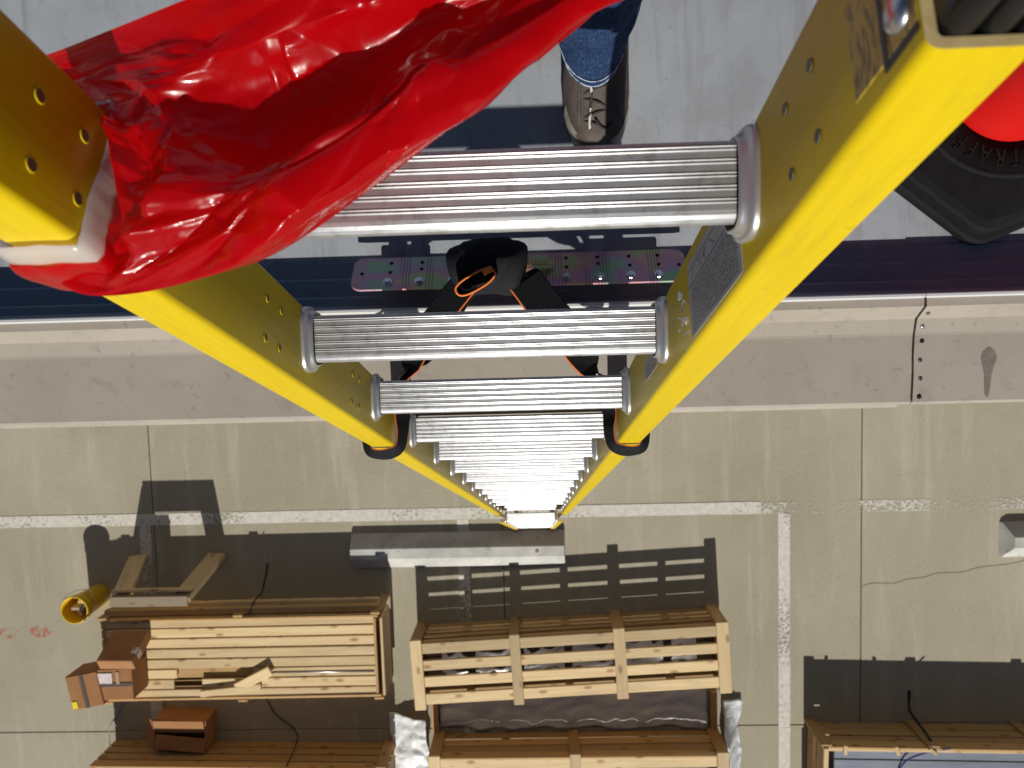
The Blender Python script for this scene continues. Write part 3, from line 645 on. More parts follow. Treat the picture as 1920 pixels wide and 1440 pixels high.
# outline uncertainty: crumpled film, facets from nearest random seeds plus pleats that gather at the cuff
uu, vv = np.meshgrid(np.linspace(0, 8, nu), np.linspace(0, 5, nvv), indexing='ij')
def smooth_noise(x, y, seed, sc):
    return np.vectorize(lambda a, b_: mnoise.noise(Vector((a * sc, b_ * sc, seed * 7.31))))(x, y)
w1 = smooth_noise(uu, vv, 1, 1.1); w2 = smooth_noise(uu, vv, 2, 1.1)
xx = uu * .042 + .012 * w1; yy = vv * .045 + .012 * w2
from mathutils.geometry import delaunay_2d_cdt
def facets(x, y, cell, seed, aniso=(1, 1)):
    """height field made of flat triangles with sharp creases (random heights on a jittered triangulation)"""
    rng = np.random.RandomState(seed); X0, X1, Y0, Y1 = x.min() - cell * 2, x.max() + cell * 2, y.min() - cell * 2, y.max() + cell * 2
    cx, cy = cell * aniso[0], cell * aniso[1]; pts = []
    for i in range(int((X1 - X0) / cx) + 1):
        for j in range(int((Y1 - Y0) / cy) + 1): pts.append((X0 + (i + rng.uniform(-.1, 1.1)) * cx, Y0 + (j + rng.uniform(-.1, 1.1)) * cy))
    hs_ = rng.uniform(-1, 1, len(pts) + 9)
    vo, _, fo, *_ = delaunay_2d_cdt([Vector(p) for p in pts], [], [], 0, 1e-6)
    out = np.zeros(x.shape)
    for f in fo:
        a, b_, c = [np.array(vo[k]) for k in f[:3]]; ha, hb, hc = [hs_[k] for k in f[:3]]
        lo = np.minimum(np.minimum(a, b_), c); hi = np.maximum(np.maximum(a, b_), c)
        sel = (x >= lo[0]) & (x <= hi[0]) & (y >= lo[1]) & (y <= hi[1])
        if not sel.any(): continue
        xs_, ys_ = x[sel], y[sel]; det = (b_[1] - c[1]) * (a[0] - c[0]) + (c[0] - b_[0]) * (a[1] - c[1])
        if abs(det) < 1e-14: continue
        l1 = ((b_[1] - c[1]) * (xs_ - c[0]) + (c[0] - b_[0]) * (ys_ - c[1])) / det; l2 = ((c[1] - a[1]) * (xs_ - c[0]) + (a[0] - c[0]) * (ys_ - c[1])) / det; l3 = 1 - l1 - l2
        ins = (l1 >= -1e-6) & (l2 >= -1e-6) & (l3 >= -1e-6); v_ = out[sel]; v_[ins] = (l1 * ha + l2 * hb + l3 * hc)[ins]; out[sel] = v_
    return out * cell
xf, yf = uu * .042 + .004 * w1, vv * .045 + .004 * w2
busy = np.clip(smooth_noise(uu, vv, 9, .9) * 2.2 + .48, 0, 1)
H = .17 * facets(xf, yf, .080, 3, (1.5, .8)) + .19 * facets(xf, yf, .042, 15, (1.2, .8)) + .24 * busy * facets(xf, yf, .021, 5, (1.4, .8)) + .15 * busy * facets(xf, yf, .009, 8) + .07 * facets(xf, yf, .013, 21, (1.6, .7))
H -= H.mean()
tri = lambda t: 2 * np.abs(t - np.floor(t + .5))
pl_ = (tri(vv * 1.7 + .35 * w1 + .05 * uu) - .5) * .009 * np.exp(-((uu - .6) / 1.5) ** 2) + (tri(vv * 3.1 + .9 * w2 + .55 * uu) - .5) * .0022 * np.exp(-((uu - 1.0) / 1.6) ** 2)
fold = (tri((vv - .35 * uu) * .55 + .25 * w1 + .15) - .5) * .020 * np.clip((uu - 1.2) / 2.5, 0, 1)
edge = np.clip(np.minimum(vv, 5 - vv) / .5, 0, 1) * np.clip(uu / .5, .15, 1)
du = np.gradient(G2, axis=0); dv = np.gradient(G2, axis=1); NN = np.cross(du, dv); NN /= np.linalg.norm(NN, axis=2, keepdims=True) + 1e-9
tocam = np.array([0, 0, CAM_H]) - G2
NN *= np.sign(np.median((NN * tocam).sum(2)))
top = G2 + NN * ((H + pl_ * .55) * edge)[..., None]
inset = (np.clip(np.minimum(vv, 5 - vv) / .8, 0, 1))[..., None]
bot = top - NN * (.0006 + .012 * inset ** 1.5)
V = [tuple(p) for p in top.reshape(-1, 3)] + [tuple(p) for p in bot.reshape(-1, 3)]
F = []; nn_ = nu * nvv
ix = lambda i, j, b_=0: b_ * nn_ + i * nvv + j
for i in range(nu - 1):
    for j in range(nvv - 1):
        F.append([ix(i, j), ix(i + 1, j), ix(i + 1, j + 1), ix(i, j + 1)])
        if i > NU * 1.2 and 12 <= j < nvv - 13: F.append([ix(i, j, 1), ix(i, j + 1, 1), ix(i + 1, j + 1, 1), ix(i + 1, j, 1)])
bag_org = np.array(W(-.196, .0, .0))
bag = thing('plastic_bag', 'crumpled shiny red plastic bag wrapped around the left ladder rail', 'bag', tuple(bag_org))
ob('bag_film', [np.array(v) - bag_org for v in V], F, 'redfilm', bag, True)
def around_rail(s_rows, clear, seed, m, name, amp=.003, k=72):
    rings = []
    for s, ex in s_rows:
        ring = []
        for i in range(k):
            a = 2 * math.pi * i / k; ca, sa = math.cos(a), math.sin(a)
            hw_, hn = .0205 + clear + ex, .0435 + clear + ex; cu, cn = -.1965, .016
            t = min(hw_ / (abs(ca) + 1e-6), hn / (abs(sa) + 1e-6)); t = t * .95 + .05 * math.hypot(hw_, hn) * .8
            jig = amp * mnoise.noise(Vector((ca * 3.2, sa * 3.2, s * 28 + seed))) + amp * .6 * abs(mnoise.noise(Vector((ca * 9, sa * 9, s * 12 + seed))))
            sl = -.008 * sa
            ring.append(tuple(W(cu + ca * (t + jig), cn + sa * (t + jig), s + sl) - bag_org))
        rings.append(ring)
    V, F = loft(rings, caps=False); return ob(name, V, F, m, bag, True)
around_rail([(.056, -.0005), (.0555, .001), (.050, .0025), (.043, .003), (.036, .002)], .0016, 1, 'whitefilm', 'lining', .0012)
around_rail([(.041, .0025), (.037, .004), (.031, .005), (.025, .005), (.019, .0045), (.013, .004), (.008, .0035), (.003, .003), (-.002, .0005)], .002, 5, 'redfilm', 'gathered_cuff', .0035)

# ------------------------------------------------------------------ person: denim leg and boot
per = thing('person', 'person in blue jeans and a brown lace-up boot standing on the roof', 'person', (.11, .44, ROOF))
def boot_ring(z, front, heel, wmax, k=40, xs=0):
    ring = []; mid, half = (front + heel) / 2, (heel - front) / 2
    for i in range(k):
        a = 2 * math.pi * i / k; ca, sa = math.cos(a), math.sin(a)
        y = mid - half * math.copysign(abs(ca) ** .80, ca); t = (y - front) / (heel - front)
        waist = (1 - .13 * math.exp(-((t - .60) / .16) ** 2)) * (1 if t < .45 else .92)
        x = wmax * waist * math.copysign(abs(sa) ** .72, sa) + .006 * (1 - t)
        ring.append((xs + x, y, z))
    return ring
# toe points to -y (local); heel at +y
sole = [boot_ring(z, f, h, w_) for z, f, h, w_ in ((.0, -.132, .152, 0.0515), (.004, -.138, .158, 0.0573), (.020, -.140, .160, 0.0591), (.030, -.139, .159, 0.0585), (.032, -.130, .15, 0.0538))]
V, F = loft(sole); bt_sole = None
bootm = [boot_ring(z, f, h, w_) for z, f, h, w_ in ((.026, -.134, .156, 0.0562), (.040, -.135, .157, 0.0585), (.055, -.128, .156, 0.0585), (.066, -.108, .154, 0.0567), (.076, -.080, .152, 0.0550), (.088, -.050, .150, 0.0538), (.102, -.022, .148, 0.0532), (.118, .002, .147, 0.0532), (.135, .018, .147, 0.0550), (.160, .026, .148, 0.0500), (.200, .028, .150, 0.0480), (.215, .04, .14, 0.0526))]
Vb, Fb = loft(bootm)
Vb = [(x * (1 + .03 * mnoise.noise(Vector((x * 30, y * 30, z * 40)))), y, z + .0025 * mnoise.noise(Vector((x * 45, y * 60, z * 30)))) for x, y, z in Vb]
boot = ob('boot', Vb, Fb, 'leather', per, True, (0, .0, 0)); boot['label'] = 'brown lace-up boot'
ob('sole', V, F, 'rubber', boot, True)
# toe rand
rr_ = [boot_ring(z, f, h, w_) for z, f, h, w_ in ((.024, -.137, .158, 0.0585), (.036, -.1385, .1595, 0.0608), (.052, -.131, .158, 0.0603), (.060, -.122, .15, 0.0579))]
keep = [i for i in range(40) if (1 - math.cos(2 * math.pi * i / 40)) / 2 < .30]
keep = sorted(keep, key=lambda i: (i + 20) % 40)
Vr = []; Fr = []
for r_ in rr_: Vr += [r_[i] for i in keep]
nk = len(keep)
for a in range(3):
    for k in range(nk - 1): Fr.append([a * nk + k, a * nk + k + 1, (a + 1) * nk + k + 1, (a + 1) * nk + k])
# dip in the middle of the toe like a rand
Vr = [(x, y, z - .012 * max(0, 1 - (x / .030) ** 2) * (1 if i >= 3 * nk else .4 if i >= 2 * nk else 0)) for i, (x, y, z) in enumerate(Vr)]
ob('toe_rand', Vr, Fr, 'rand', boot, True)
def boot_top(y):   # height of instep at y
    ys = [-.135, -.128, -.108, -.08, -.05, -.022, .002, .018, .026]; zs = [.040, .055, .066, .076, .088, .102, .118, .135, .160]
    return float(np.interp(y, ys, zs))
for k, y in enumerate((-.094, -.078, -.061, -.042, -.020, .0, .013)):
    pts = []
    for t in np.linspace(-1, 1, 15):
        x = .026 * t; yy_ = y + .010 * t * (1 if k % 2 else -1) * .8; z = boot_top(yy_) + .002 - .012 * abs(t) ** 2.2
        pts.append((x, yy_ , z))
    V, F = tube(pts, .0021, 6); ob('lace', V, F, 'dlace', boot, True)
pts = [(-.014 + .004 * math.sin(t * 5) + .009 * t, -.020 - .085 * t, boot_top(-.020 - .085 * t) + .005) for t in np.linspace(0, 1, 16)]
V, F = tube(pts, .0024, 6); ob('lace', V, F, 'lace', boot, True)
pts = [(.000 + .03 * t, -.088 - .014 * math.sin(t * 3.1), boot_top(-.088 - .014 * math.sin(t * 3.1)) + .004 - .008 * t * t) for t in np.linspace(0, 1, 12)]
V, F = tube(pts, .0022, 6); ob('lace', V, F, 'dlace', boot, True)
for sx in (-1, 1):
    V, F = tube([(sx * .027, -.095 + .02 * k, boot_top(-.095 + .02 * k) - .006) for k in range(6)], .0035, 6); ob('eyelet_facing', V, F, 'leather', boot, True)
# trouser leg
rings = []
K = 64
rows = [(.152, .088, .004, .0570, .078), (.150, .088, .004, .0585, .080), (.158, .088, .004, .0600, .081), (.168, .088, .003, .0615, .080), (.185, .089, .001, .0655, .080), (.205, .090, -.001, .0720, .080), (.23, .091, -.003, .0765, .081), (.26, .092, -.002, .077, .082), (.30, .095, 0, .079, .083), (.34, .098, .001, .080, .085), (.38, .10, .002, .082, .088), (.44, .10, .004, .084, .090), (.50, .095, .006, .086, .093), (.58, .10, .01, .09, .097), (.68, .12, .01, .094, .10), (.80, .16, 0, .098, .105), (.90, .19, -.01, .10, .11), (.93, .195, -.01, .06, .07)]
rows = [(z, yc - .040 * max(0, 1 - (z - .15) / .5), xc - .012, rx * .96, ry * 1.10) for z, yc, xc, rx, ry in rows]
rws = catmull(rows, 3)
for (z, yc, xc, rx, ry) in rws:
    ring = []
    for i in range(K):
        a = 2 * math.pi * i / K; ca, sa = math.cos(a), math.sin(a)
        wr = .010 * mnoise.noise(Vector((ca * 1.6, sa * 1.6, z * 22))) + .009 * (abs(mnoise.noise(Vector((ca * 2.2 + z * 6, sa * 2.2, z * 34)))) - .25)
        wr *= min(1, max(.25, (z - .15) * 12))
        front = .012 * max(0, -sa) * max(0, 1 - (z - .15) * 14)
        ring.append((xc + ca * (rx + wr), yc + sa * (ry + wr) - front, z - .014 * max(0, -sa) * max(0, 1 - (z - .15) * 9)))
    rings.append(ring)
V, F = loft(rings, caps=True); tr_ = ob('trouser_leg', V, F, 'denim', per, True); tr_['label'] = 'blue denim trouser leg with a frayed hem'
hem = [tuple(np.array(p) * 1.0 + np.array([0, 0, .0])) for p in rings[3]]
V, F = tube([(x * 1.012, (y - .048) * 1.012 + .048, z - .002) for x, y, z in rings[2]], .0014, 6, closed=True); ob('hem_stitching', V, F, 'stitch', tr_, True)
V, F = tube([(x * 1.012, (y - .048) * 1.012 + .048, z + .004) for x, y, z in rings[7]], .0011, 5, closed=True); ob('hem_stitching', V, F, 'stitch', tr_, True)

# ------------------------------------------------------------------ traffic cone on the roof
cone = thing('traffic_cone', 'red orange traffic cone with a heavy black rubber base on the roof', 'traffic cone', (.82, .408, ROOF))
def poly_ring(rad, z, rot, n=6, rc=.06, seg=5):
    out = []
    for k in range(n):
        a = R(rot + 360 / n * k); c_ = Vector((math.cos(a), math.sin(a), 0)) * rad
        pa = Vector((math.cos(a - 2 * math.pi / n), math.sin(a - 2 * math.pi / n), 0)) * rad; pb = Vector((math.cos(a + 2 * math.pi / n), math.sin(a + 2 * math.pi / n), 0)) * rad
        p0 = c_ + (pa - c_).normalized() * rc; p1 = c_ + (pb - c_).normalized() * rc
        for i in range(seg + 1):
            t = i / seg; q_ = p0 * (1 - t) ** 2 + c_ * 2 * t * (1 - t) + p1 * t * t; out.append((q_.x, q_.y, z))
    return out
ROT = -98.5
V, F = loft([poly_ring(.285, .0, ROT, rc=.03), poly_ring(.290, .003, ROT, rc=.03), poly_ring(.288, .018, ROT, rc=.03), poly_ring(.282, .022, ROT, rc=.03), poly_ring(.274, .023, ROT, rc=.03), poly_ring(.270, .034, ROT, rc=.03), poly_ring(.264, .038, ROT, rc=.03), poly_ring(.250, .041, ROT, rc=.03)])
base = ob('base', V, F, 'conebase', cone)
ringp = [[(r_ * math.cos(a), r_ * math.sin(a), z) for a in np.linspace(0, 2 * math.pi, 65)[:-1]] for r_, z in ((.172, .040), (.170, .0435), (.166, .0455), (.163, .0440), (.160, .0432), (.112, .0445), (.112, .038))]
V, F = loft(ringp, caps=False); ob('base_collar', V, F, 'conebase', base, True)
ringp = [[(r_ * math.cos(a), r_ * math.sin(a), z) for a in np.linspace(0, 2 * math.pi, 65)[:-1]] for r_, z in ((.110, .040), (.1095, .050), (.105, .062), (.095, .12), (.072, .30), (.048, .52), (.030, .70), (.028, .715), (.020, .715), (.02, .6))]
V, F = loft(ringp, caps=False); ob('cone_body', V, F, 'cone', cone, True)
for ch, ang in zip('TRAFFIX', (-87.5, -98.5, -109.5, -119.5, -128.5, -136, -144)):
    cu = bpy.data.curves.new('letter', 'FONT'); cu.body = ch; cu.size = .042; cu.extrude = .0012; cu.align_x = 'CENTER'; cu.align_y = 'CENTER'
    tmp = bpy.data.objects.new('letter_tmp', cu); col.objects.link(tmp)
    dg_ = bpy.context.evaluated_depsgraph_get(); me = bpy.data.meshes.new_from_object(tmp.evaluated_get(dg_)); bpy.data.objects.remove(tmp)
    me.materials.clear(); me.materials.append(MAT['conebase']); o = bpy.data.objects.new('raised_letter', me); link(o, base)
    a = R(ang); o.location = (.137 * math.cos(a), .137 * math.sin(a), .0448); o.rotation_euler = (0, 0, a - math.pi / 2); o.scale = (.72, 1, 1)

# ------------------------------------------------------------------ wheel stops
def wheel_stop(x0, x1, label, bev=.10):
    Lh = (x1 - x0) / 2; t = thing('wheel_stop', label, 'wheel stop', ((x0 + x1) / 2, -1.887, 0), group='concrete wheel stops')
    prof = [(-.152, 0), (-.152, .03), (-.058, .120), (-.046, .128), (.040, .128), (.052, .120), (.148, .03), (.148, 0)]
    xs = [(-Lh, .97), (-Lh + .02, 1.0), (Lh - .02, 1.0), (Lh, .97)]; rings = []
    for x, sc in xs: rings.append([(x + (-1 if x > 0 else 1) * (bev * z / .128 if abs(x) > Lh - .001 else bev * .95 * z / .128), y * sc, z * (1 if sc == 1 else .985)) for y, z in prof])
    V, F = loft(rings); ob('body', V, F, 'stop', t)
    V, F = disc(.016, .004, 12)
    for sx in (-.68, .68): ob('rebar_pin', V, F, 'steel', t, False, (sx * Lh / .92, 0, .1275))
    return t
wheel_stop(-1.66, .21, 'grey concrete wheel stop at the foot of the yellow ladder', .012)
wheel_stop(3.91, 5.79, 'grey concrete wheel stop on bare paving away from the ladder', .06)

# ------------------------------------------------------------------ wooden crates
def board(name, size, m, parent, loc, rot=(0, 0, 0), c=.004):
    V, F = chamfer_box(*size, c); j = random.uniform(-.0015, .0015)
    return ob(name, V, F, m, parent, False, (loc[0], loc[1] + j, loc[2] + abs(j) * .5), (rot[0], rot[1] + random.uniform(-.0015, .0015), rot[2] + random.uniform(-.002, .002)))
def crate(label, loc, rz, Lx, Wy, H, top, bars, side_rows, side_h, m_top='wood', m_side='wood', bar_over=.03, blocks=True, floor=True, posts=None):
    t = thing('wooden_crate', label, 'crate', loc, (0, 0, rz), 'wooden crates on the paving'); th = .022
    posts = bars if posts is None else posts
    rows_ = [r_ if isinstance(r_, tuple) else (r_, side_h) for r_ in side_rows]
    for (y, wd, x0, x1) in top: board('top_slat', (x1 - x0, wd, th), m_top, t, ((x0 + x1) / 2, y, H - th / 2))
    for (x, wd) in bars: board('top_batten', (Wy + 2 * bar_over, wd, th), m_top, t, (x, 0, H + th / 2 + .0015), (0, 0, R(90)))
    for sgn in (-1, 1):
        for z, sh in rows_: board('side_slat', (Lx, sh, th), m_side, t, (0, sgn * (Wy / 2 - th / 2 - .001), z), (R(90), 0, 0))
        for (x, wd) in posts: board('post', (H + .012, wd, th), m_side, t, (x, sgn * (Wy / 2 + th / 2 + .001), H / 2 + .006), (0, R(90), R(90)))
    for sgn in (-1, 1):
        for z, sh in rows_: board('end_slat', (Wy - .06, sh, th), m_side, t, (sgn * (Lx / 2 - .03), 0, z), (R(90), 0, R(90)))
    if blocks:
        for (a, b_) in zip(bars[:-1], bars[1:]):
            xm = (a[0] + b_[0]) / 2
            for sgn in (-1, 1): board('inner_cleat', (H - .06, .07, .03), m_side, t, (xm, sgn * (Wy / 2 - .045), H / 2 - .01), (0, R(90), R(90)))
            board('floor_bearer', (Wy - .1, .08, .05), m_side, t, (xm, 0, .03), (0, 0, R(90)))
    if floor:
        for k in range(4): board('floor_board', (Lx - .1, .11, .018), 'wood_grey', t, (0, -Wy / 2 + .09 + k * (Wy - .18) / 3, .066))
    return t
# nearest open-slat crate
c1 = crate('slatted pine crate with open gaps across from the wheel stop', (.213, -2.775, 0), R(2.7), 2.60, .54, .40,
      [(.218, .090, -1.28, 1.28), (.073, .086, -1.28, 1.28), (-.070, .088, -1.28, 1.28), (-.214, .092, -1.28, 1.28)],
      [(-1.262, .095), (-.44, .085), (.42, .095), (1.262, .10)], [(.052, .09), (.148, .076), (.261, .048), (.360, .046)], .072, m_side='wood_shade_brown')
ob('shrink_wrap', *(lambda: (lambda n: ([(-1.1 + 2.2 * i / 30, -.18 + .34 * j / 10, .10 + .07 * abs(mnoise.noise(Vector((i * .5, j * .7, 1))))) for i in range(31) for j in range(11)], [[i * 11 + j, (i + 1) * 11 + j, (i + 1) * 11 + j + 1, i * 11 + j + 1] for i in range(30) for j in range(10)]))(0))(), 'dtape', c1, True)
# tight-boarded crate under the boxes
tA = [(.31 - k * .0875, .077, -1.17, 1.15) for k in range(8)]
tA[5] = (.31 - 5 * .0875, .077, .10, 1.15); tA[6] = (.31 - 6 * .0875, .078, -.34, 1.15)
cA = crate('boarded pine crate with cardboard boxes stacked on its end', (-2.53, -2.665, 0), R(.4), 2.34, .70, .42, tA, [], [.06, .17, .28, .385], .09, m_side='wood_shade_brown', blocks=False, posts=[(-1.15, .08), (0, .08), (1.15, .08)])
board('short_slat', (.62, .077, .022), 'wood', cA, (-.86, .31 - 5 * .0875, .409)); board('short_slat', (.58, .078, .022), 'wood', cA, (-.87, .31 - 6 * .0875, .409))
board('under_slat', (.95, .10, .02), 'wood_shade_brown', cA, (-.20, -.128, .375)); board('end_board', (.66, .30, .022), 'wood', cA, (1.20, 0, .30), (R(90), 0, R(90)))
board('ledge_board', (2.32, .055, .06), 'wood_shade_brown', cA, (0, .385, .345)); board('ledge_board', (2.30, .05, .05), 'wood', cA, (0, .415, .27))
V, F = tube([(.10, -.128, .424), (.6, -.13, .4235), (1.12, -.135, .424)], .006, 6); ob('steel_rod', V, F, 'steel', cA, True)
crate('boarded crate with shaded brown sides next to the open cardboard box', (-2.62, -3.93, 0), R(-1.2), 2.56, .62, .40, [(.26 - k * .104, .095, -1.26, 1.26) for k in range(6)], [], [.05, .155, .26, .362], .088, m_side='wood_shade_brown', blocks=False, posts=[(1.22, .09)])
crate('slatted crate with three top battens wrapped in white sheeting', (.262, -3.82, 0), R(.3), 2.46, .53, .40,
      [(.21, .11, -1.2, 1.2), (.07, .11, -1.2, 1.2), (-.07, .11, -1.2, 1.2), (-.21, .11, -1.2, 1.2)], [(-1.2, .10), (-.02, .09), (1.2, .10)], [.055, .165, .275, .36], .09, m_side='wood_shade_brown')
c3 = crate('open crate holding grey blue metal profiles beyond the painted line', (3.62, -3.83, 0), R(-1.5), 2.70, .62, .40, [(.285, .035, -1.33, 1.33), (-.285, .035, -1.33, 1.33)], [], [.055, .165, .275, .36], .095, m_side='wood_shade_brown', blocks=False, posts=[(-1.32, .09), (-.45, .09), (.45, .09), (1.32, .09)])
for s in (-1, 1): board('end_rail', (.60, .04, .03), 'wood', c3, (s * 1.325, 0, .405), (0, 0, R(90)))
for k in range(5): box('metal_profile', (2.5, .098, .09), 'gbm', c3, (.03, -.215 + k * .105, .27 + .004 * (k % 2)), c=.004)
for (x, rz_) in ((-1.17, 0), (-.75, .35), (-.46, .9)): board('corner_batten', (.08, .03, .02), 'wood', c3, (x, .287, .412), (0, 0, R(90) + rz_))

# loose boards
def loose(label, size, loc, rot, m='wood'):
    o = board('loose_board', size, m, None, loc, rot); return tag(o, label, 'board', 'loose offcut boards')
loose('pale offcut board lying askew on the boarded crate', (.34, .085, .022), (-2.42, -2.835, .448), (.06, -.05, R(27)))
loose('long thin offcut board beside the askew piece on the crate', (.52, .055, .02), (-2.62, -2.93, .443), (0, 0, R(6)))

# ------------------------------------------------------------------ cardboard boxes
def carton(label, size, loc, rot, seam='y', m_tape='dtape', extras=()):
    t = thing('cardboard_box', label, 'box', loc, rot, 'cardboard boxes'); sx, sy, sz = size
    V, F = chamfer_box(sx, sy, sz, .006); V = [(x * (1 + .012 * mnoise.noise(Vector((x * 9, y * 9, z * 9)))), y * (1 + .012 * mnoise.noise(Vector((x * 9, y * 9, z * 9 + 4)))), z + sz / 2) for x, y, z in V]
    ob('carton', V, F, 'card', t)
    if seam: 
        s_ = (.030, sy * .98, .002) if seam == 'y' else (sx * .98, .030, .002)
        box('tape', s_, m_tape, t, (0, 0, sz + .0045), c=.0005)
    for nm, s_, l_, m_ in extras: box(nm, s_, m_, t, l_, c=.0005)
    return t
carton('cardboard box with a pale shipping label and a seam across its lid', (.29, .26, .235), (-3.47, -2.765, .426), (0, 0, R(1)), 'x', 'dtape', [('shipping_label', (.12, .085, .002), (-.075, .055, .2405), 'paper'), ('tape', (.03, .10, .002), (.03, .055, .2402), 'tape')])
carton('tilted cardboard box leaning against the labelled box', (.29, .105, .30), (-3.42, -2.44, .446), (R(28), 0, R(-1)), None, 'tape', [('tape', (.05, .002, .06), (.13, .0545, .2), 'paper'), ('shipping_label', (.002, .06, .05), (.1475, .0, .19), 'paper')])
carton('cardboard box with dark tape and a yellow dot on the crate corner', (.265, .285, .25), (-3.715, -2.81, .426), (0, 0, R(10)), 'y', 'dtape', [('sticker', (.045, .06, .002), (-.10, -.10, .2555), 'ydot')])
# open carton in the shade
oc = thing('cardboard_box', 'open dark cardboard box with loose flaps between the boarded crates', 'box', (-3.19, -3.44, 0), (0, 0, R(-3)), 'cardboard boxes')
for nm, s_, l_, r_ in (('panel', (.46, .012, .22), (0, .13, .11), (0, 0, 0)), ('panel', (.46, .012, .22), (0, -.13, .11), (0, 0, 0)), ('panel', (.012, .248, .22), (-.224, 0, .11), (0, 0, 0)), ('panel', (.012, .248, .22), (.224, 0, .11), (0, 0, 0)), ('bottom', (.43, .24, .012), (0, 0, .012), (0, 0, 0)), ('flap', (.44, .12, .01), (0, .085, .232), (R(14), 0, R(2))), ('flap', (.44, .12, .01), (.01, -.068, .236), (R(-10), 0, R(-3))), ('flap', (.12, .24, .01), (-.265, 0, .20), (0, R(-35), 0))):
    box(nm, s_, 'card', oc, l_, r_, .003)
# ------------------------------------------------------------------ pail
pail = thing('pail', 'yellow plastic pail of offcuts standing beside the boarded crate', 'pail', (-3.945, -2.25, 0))
pail.scale = (.9, .9, 1)
ring = lambda r_, z, k=36: [(r_ * math.cos(a), r_ * math.sin(a), z) for a in np.linspace(0, 2 * math.pi, k + 1)[:-1]]
V, F = loft([ring(.105, 0), ring(.108, .004), ring(.116, .20), ring(.120, .30), ring(.127, .305), ring(.127, .315), ring(.122, .32), ring(.123, .355), ring(.131, .36), ring(.133, .375), ring(.130, .382), ring(.121, .382), ring(.119, .36), ring(.108, .05), ring(.001, .045)], caps=False)
ob('bucket', V, F, 'ypl', pail, True)
for k, (x, y, l_, ax_, ay_, m_) in enumerate(((-.02, .02, .30, .25, .1, 'wood_grey'), (.04, -.03, .26, -.2, .3, 'gbm'), (-.03, -.05, .24, .1, -.2, 'paper'), (.02, .04, .28, .3, -.3, 'wood'))):
    box('offcut', (.075, .03, l_), m_, pail, (x, y, .05 + l_ / 2), (ax_ * .5, ay_ * .5, k), .003)
V, F = tube([(.131 * math.cos(a), .131 * math.sin(a) * .4 + .09, .33 - .10 * math.sin(a)) for a in np.linspace(0, math.pi, 15)], .003, 6); ob('bail_handle', V, F, 'steel', pail, True)
# ------------------------------------------------------------------ U-shaped wooden stand
us = thing('wooden_stand', 'u shaped wooden stand with two slanted legs against the boarded crate', 'stand', (-3.2, -2.0, 0))
board('cross_bar', (.64, .085, .05), 'wood_grey', us, (.02, -.105, .58))
board('face_board', (.64, .17, .025), 'wood', us, (.02, -.046, .49), (R(75), 0, 0))
def beam(name, a, b_, wd, th, m, parent, face):
    a, b_ = Vector(a), Vector(b_); d = b_ - a; x = d.normalized(); y = (Vector(face) - x * Vector(face).dot(x)).normalized(); z = x.cross(y)
    V, F = chamfer_box(d.length, wd, th, .004); o = ob(name, V, F, m, parent); o.matrix_basis = Matrix.Translation((a + b_) / 2) @ Matrix((x, y, z)).transposed().to_4x4(); return o
beam('leg', (-.235, -.105, .575), (-.365, .095, .02), .15, .04, 'wood', us, (1, 0, 0))
beam('leg', (.265, -.105, .575), (.345, .095, .02), .05, .16, 'wood', us, (0, 1, 0))
# ------------------------------------------------------------------ plastic sheeting
def sheet(name, label, x0, x1, y0, y1, hfun, m, n=50, k=24):
    V = []
    for i in range(n + 1):
        for j in range(k + 1):
            x, y = x0 + (x1 - x0) * i / n, y0 + (y1 - y0) * j / k
            ex = .05 * mnoise.noise(Vector((y * 5, x0, 3))) * (1 if i in (0, n) else 0); V.append((x + ex, y + .04 * mnoise.noise(Vector((x * 4, y * 3, 8))), hfun(x, y)))
    F = [[i * (k + 1) + j, (i + 1) * (k + 1) + j, (i + 1) * (k + 1) + j + 1, i * (k + 1) + j + 1] for i in range(n) for j in range(k)]
    c0 = ((x0 + x1) / 2, (y0 + y1) / 2, 0)
    o = ob(name, [(x - c0[0], y - c0[1], z) for x, y, z in V], F, m, None, True, c0); md = o.modifiers.new('t', 'SOLIDIFY'); md.thickness = .0015
    return tag(o, label, 'plastic sheet')
cr_h = lambda x, y, s: .012 + .05 * abs(mnoise.noise(Vector((x * 4.5, y * 6, s)))) + .02 * abs(mnoise.noise(Vector((x * 14, y * 12, s))))
sheet('plastic_sheet', 'grey shaded plastic sheet spread in front of the battened crate', -.93, 1.42, -3.515, -3.09, lambda x, y: cr_h(x, y, 1) * .8, 'sheet')
sheet('plastic_sheet', 'crumpled white sheet bunched at the pail side of the battened crate', -1.36, -1.03, -4.0, -3.36, lambda x, y: .012 + .12 * max(0, min(1, (x + 1.36) / .33)) ** 1.3 * max(.15, min(1, (y + 4.05) / .5)) + cr_h(x, y, 4) * 1.1, 'wsheet', 26, 40)
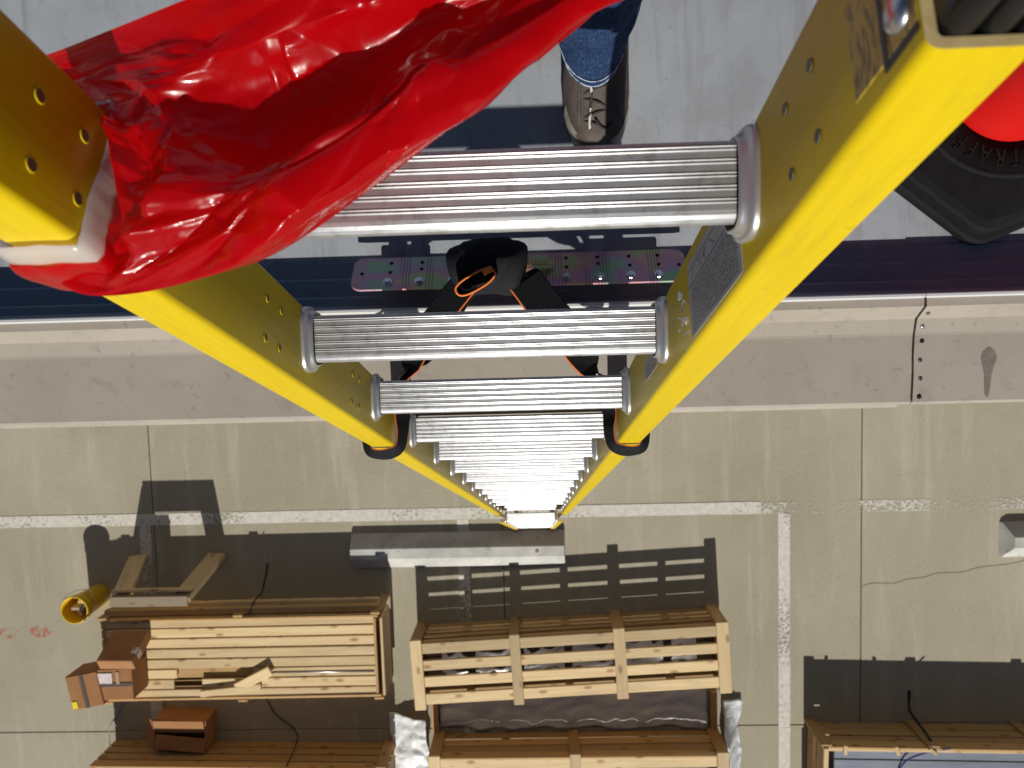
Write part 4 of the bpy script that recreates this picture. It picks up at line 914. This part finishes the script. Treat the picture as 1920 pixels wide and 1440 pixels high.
sheet('plastic_sheet', 'narrow white sheet hanging at the wheel stop side of the battened crate', 1.535, 1.70, -4.1, -3.27, lambda x, y: .012 + .26 * max(0, min(1, (1.69 - x) / .15)) * max(.1, min(1, (-y - 3.25) / .3)) + cr_h(x, y, 7), 'wsheet', 16, 40)
for x, lb_ in ((-.975, 'brown plank lying beside the grey sheet at the boxes end'), (1.475, 'brown plank lying beside the grey sheet at the white line end')):
    o = board('plank', (.34, .055, .05), 'wood_shade_brown', None, (x, -3.36, .026), (0, 0, R(90))); tag(o, lb_, 'plank')
# ------------------------------------------------------------------ cables and strapping
def cable(name, label, pts, r, m, cat='cable'):
    P = catmull(pts, 8); o0 = np.array([P[0][0], P[0][1], 0]); V, F = tube([p - o0 for p in P], r, 6)
    return tag(ob(name, V, F, m, None, True, tuple(o0)), label, cat)
cable('cable', 'thin black cable curling over the shaded paving toward a crate', [(-2.48, -3.03, .44), (-2.49, -3.08, .40), (-2.50, -3.12, .15), (-2.50, -3.20, .012), (-2.42, -3.36, .01), (-2.28, -3.48, .01), (-2.22, -3.57, .02), (-2.20, -3.60, .2), (-2.20, -3.62, .41)], .005, 'cable')
cable('cable', 'short black cable rising from the boarded crate beside the stand', [(-2.42, -1.99, .008), (-2.43, -2.06, .008), (-2.46, -2.18, .008), (-2.45, -2.225, .10), (-2.44, -2.23, .30), (-2.44, -2.30, .43)], .006, 'cable')
cable('strapping_band', 'pale grey strapping band looped beside the crate with shaded brown sides', [(-3.80, -3.25, .006), (-3.86, -3.36, .006), (-3.93, -3.48, .006), (-3.95, -3.58, .006), (-3.95, -3.68, .008)], .007, 'gstrap', 'strapping')
cable('strapping_band', 'black strapping stub standing up behind the metal filled crate', [(3.18, -3.49, .35), (3.18, -3.46, .30), (3.175, -3.40, .02), (3.17, -3.28, .008), (3.17, -3.22, .008)], .011, 'cable', 'strapping')
cable('cable', 'blue cable trailing over the grey metal profiles', [(3.30, -3.50, .425), (3.12, -3.58, .36), (2.98, -3.66, .34), (2.92, -3.80, .33), (2.90, -4.0, .33)], .007, 'bcable')
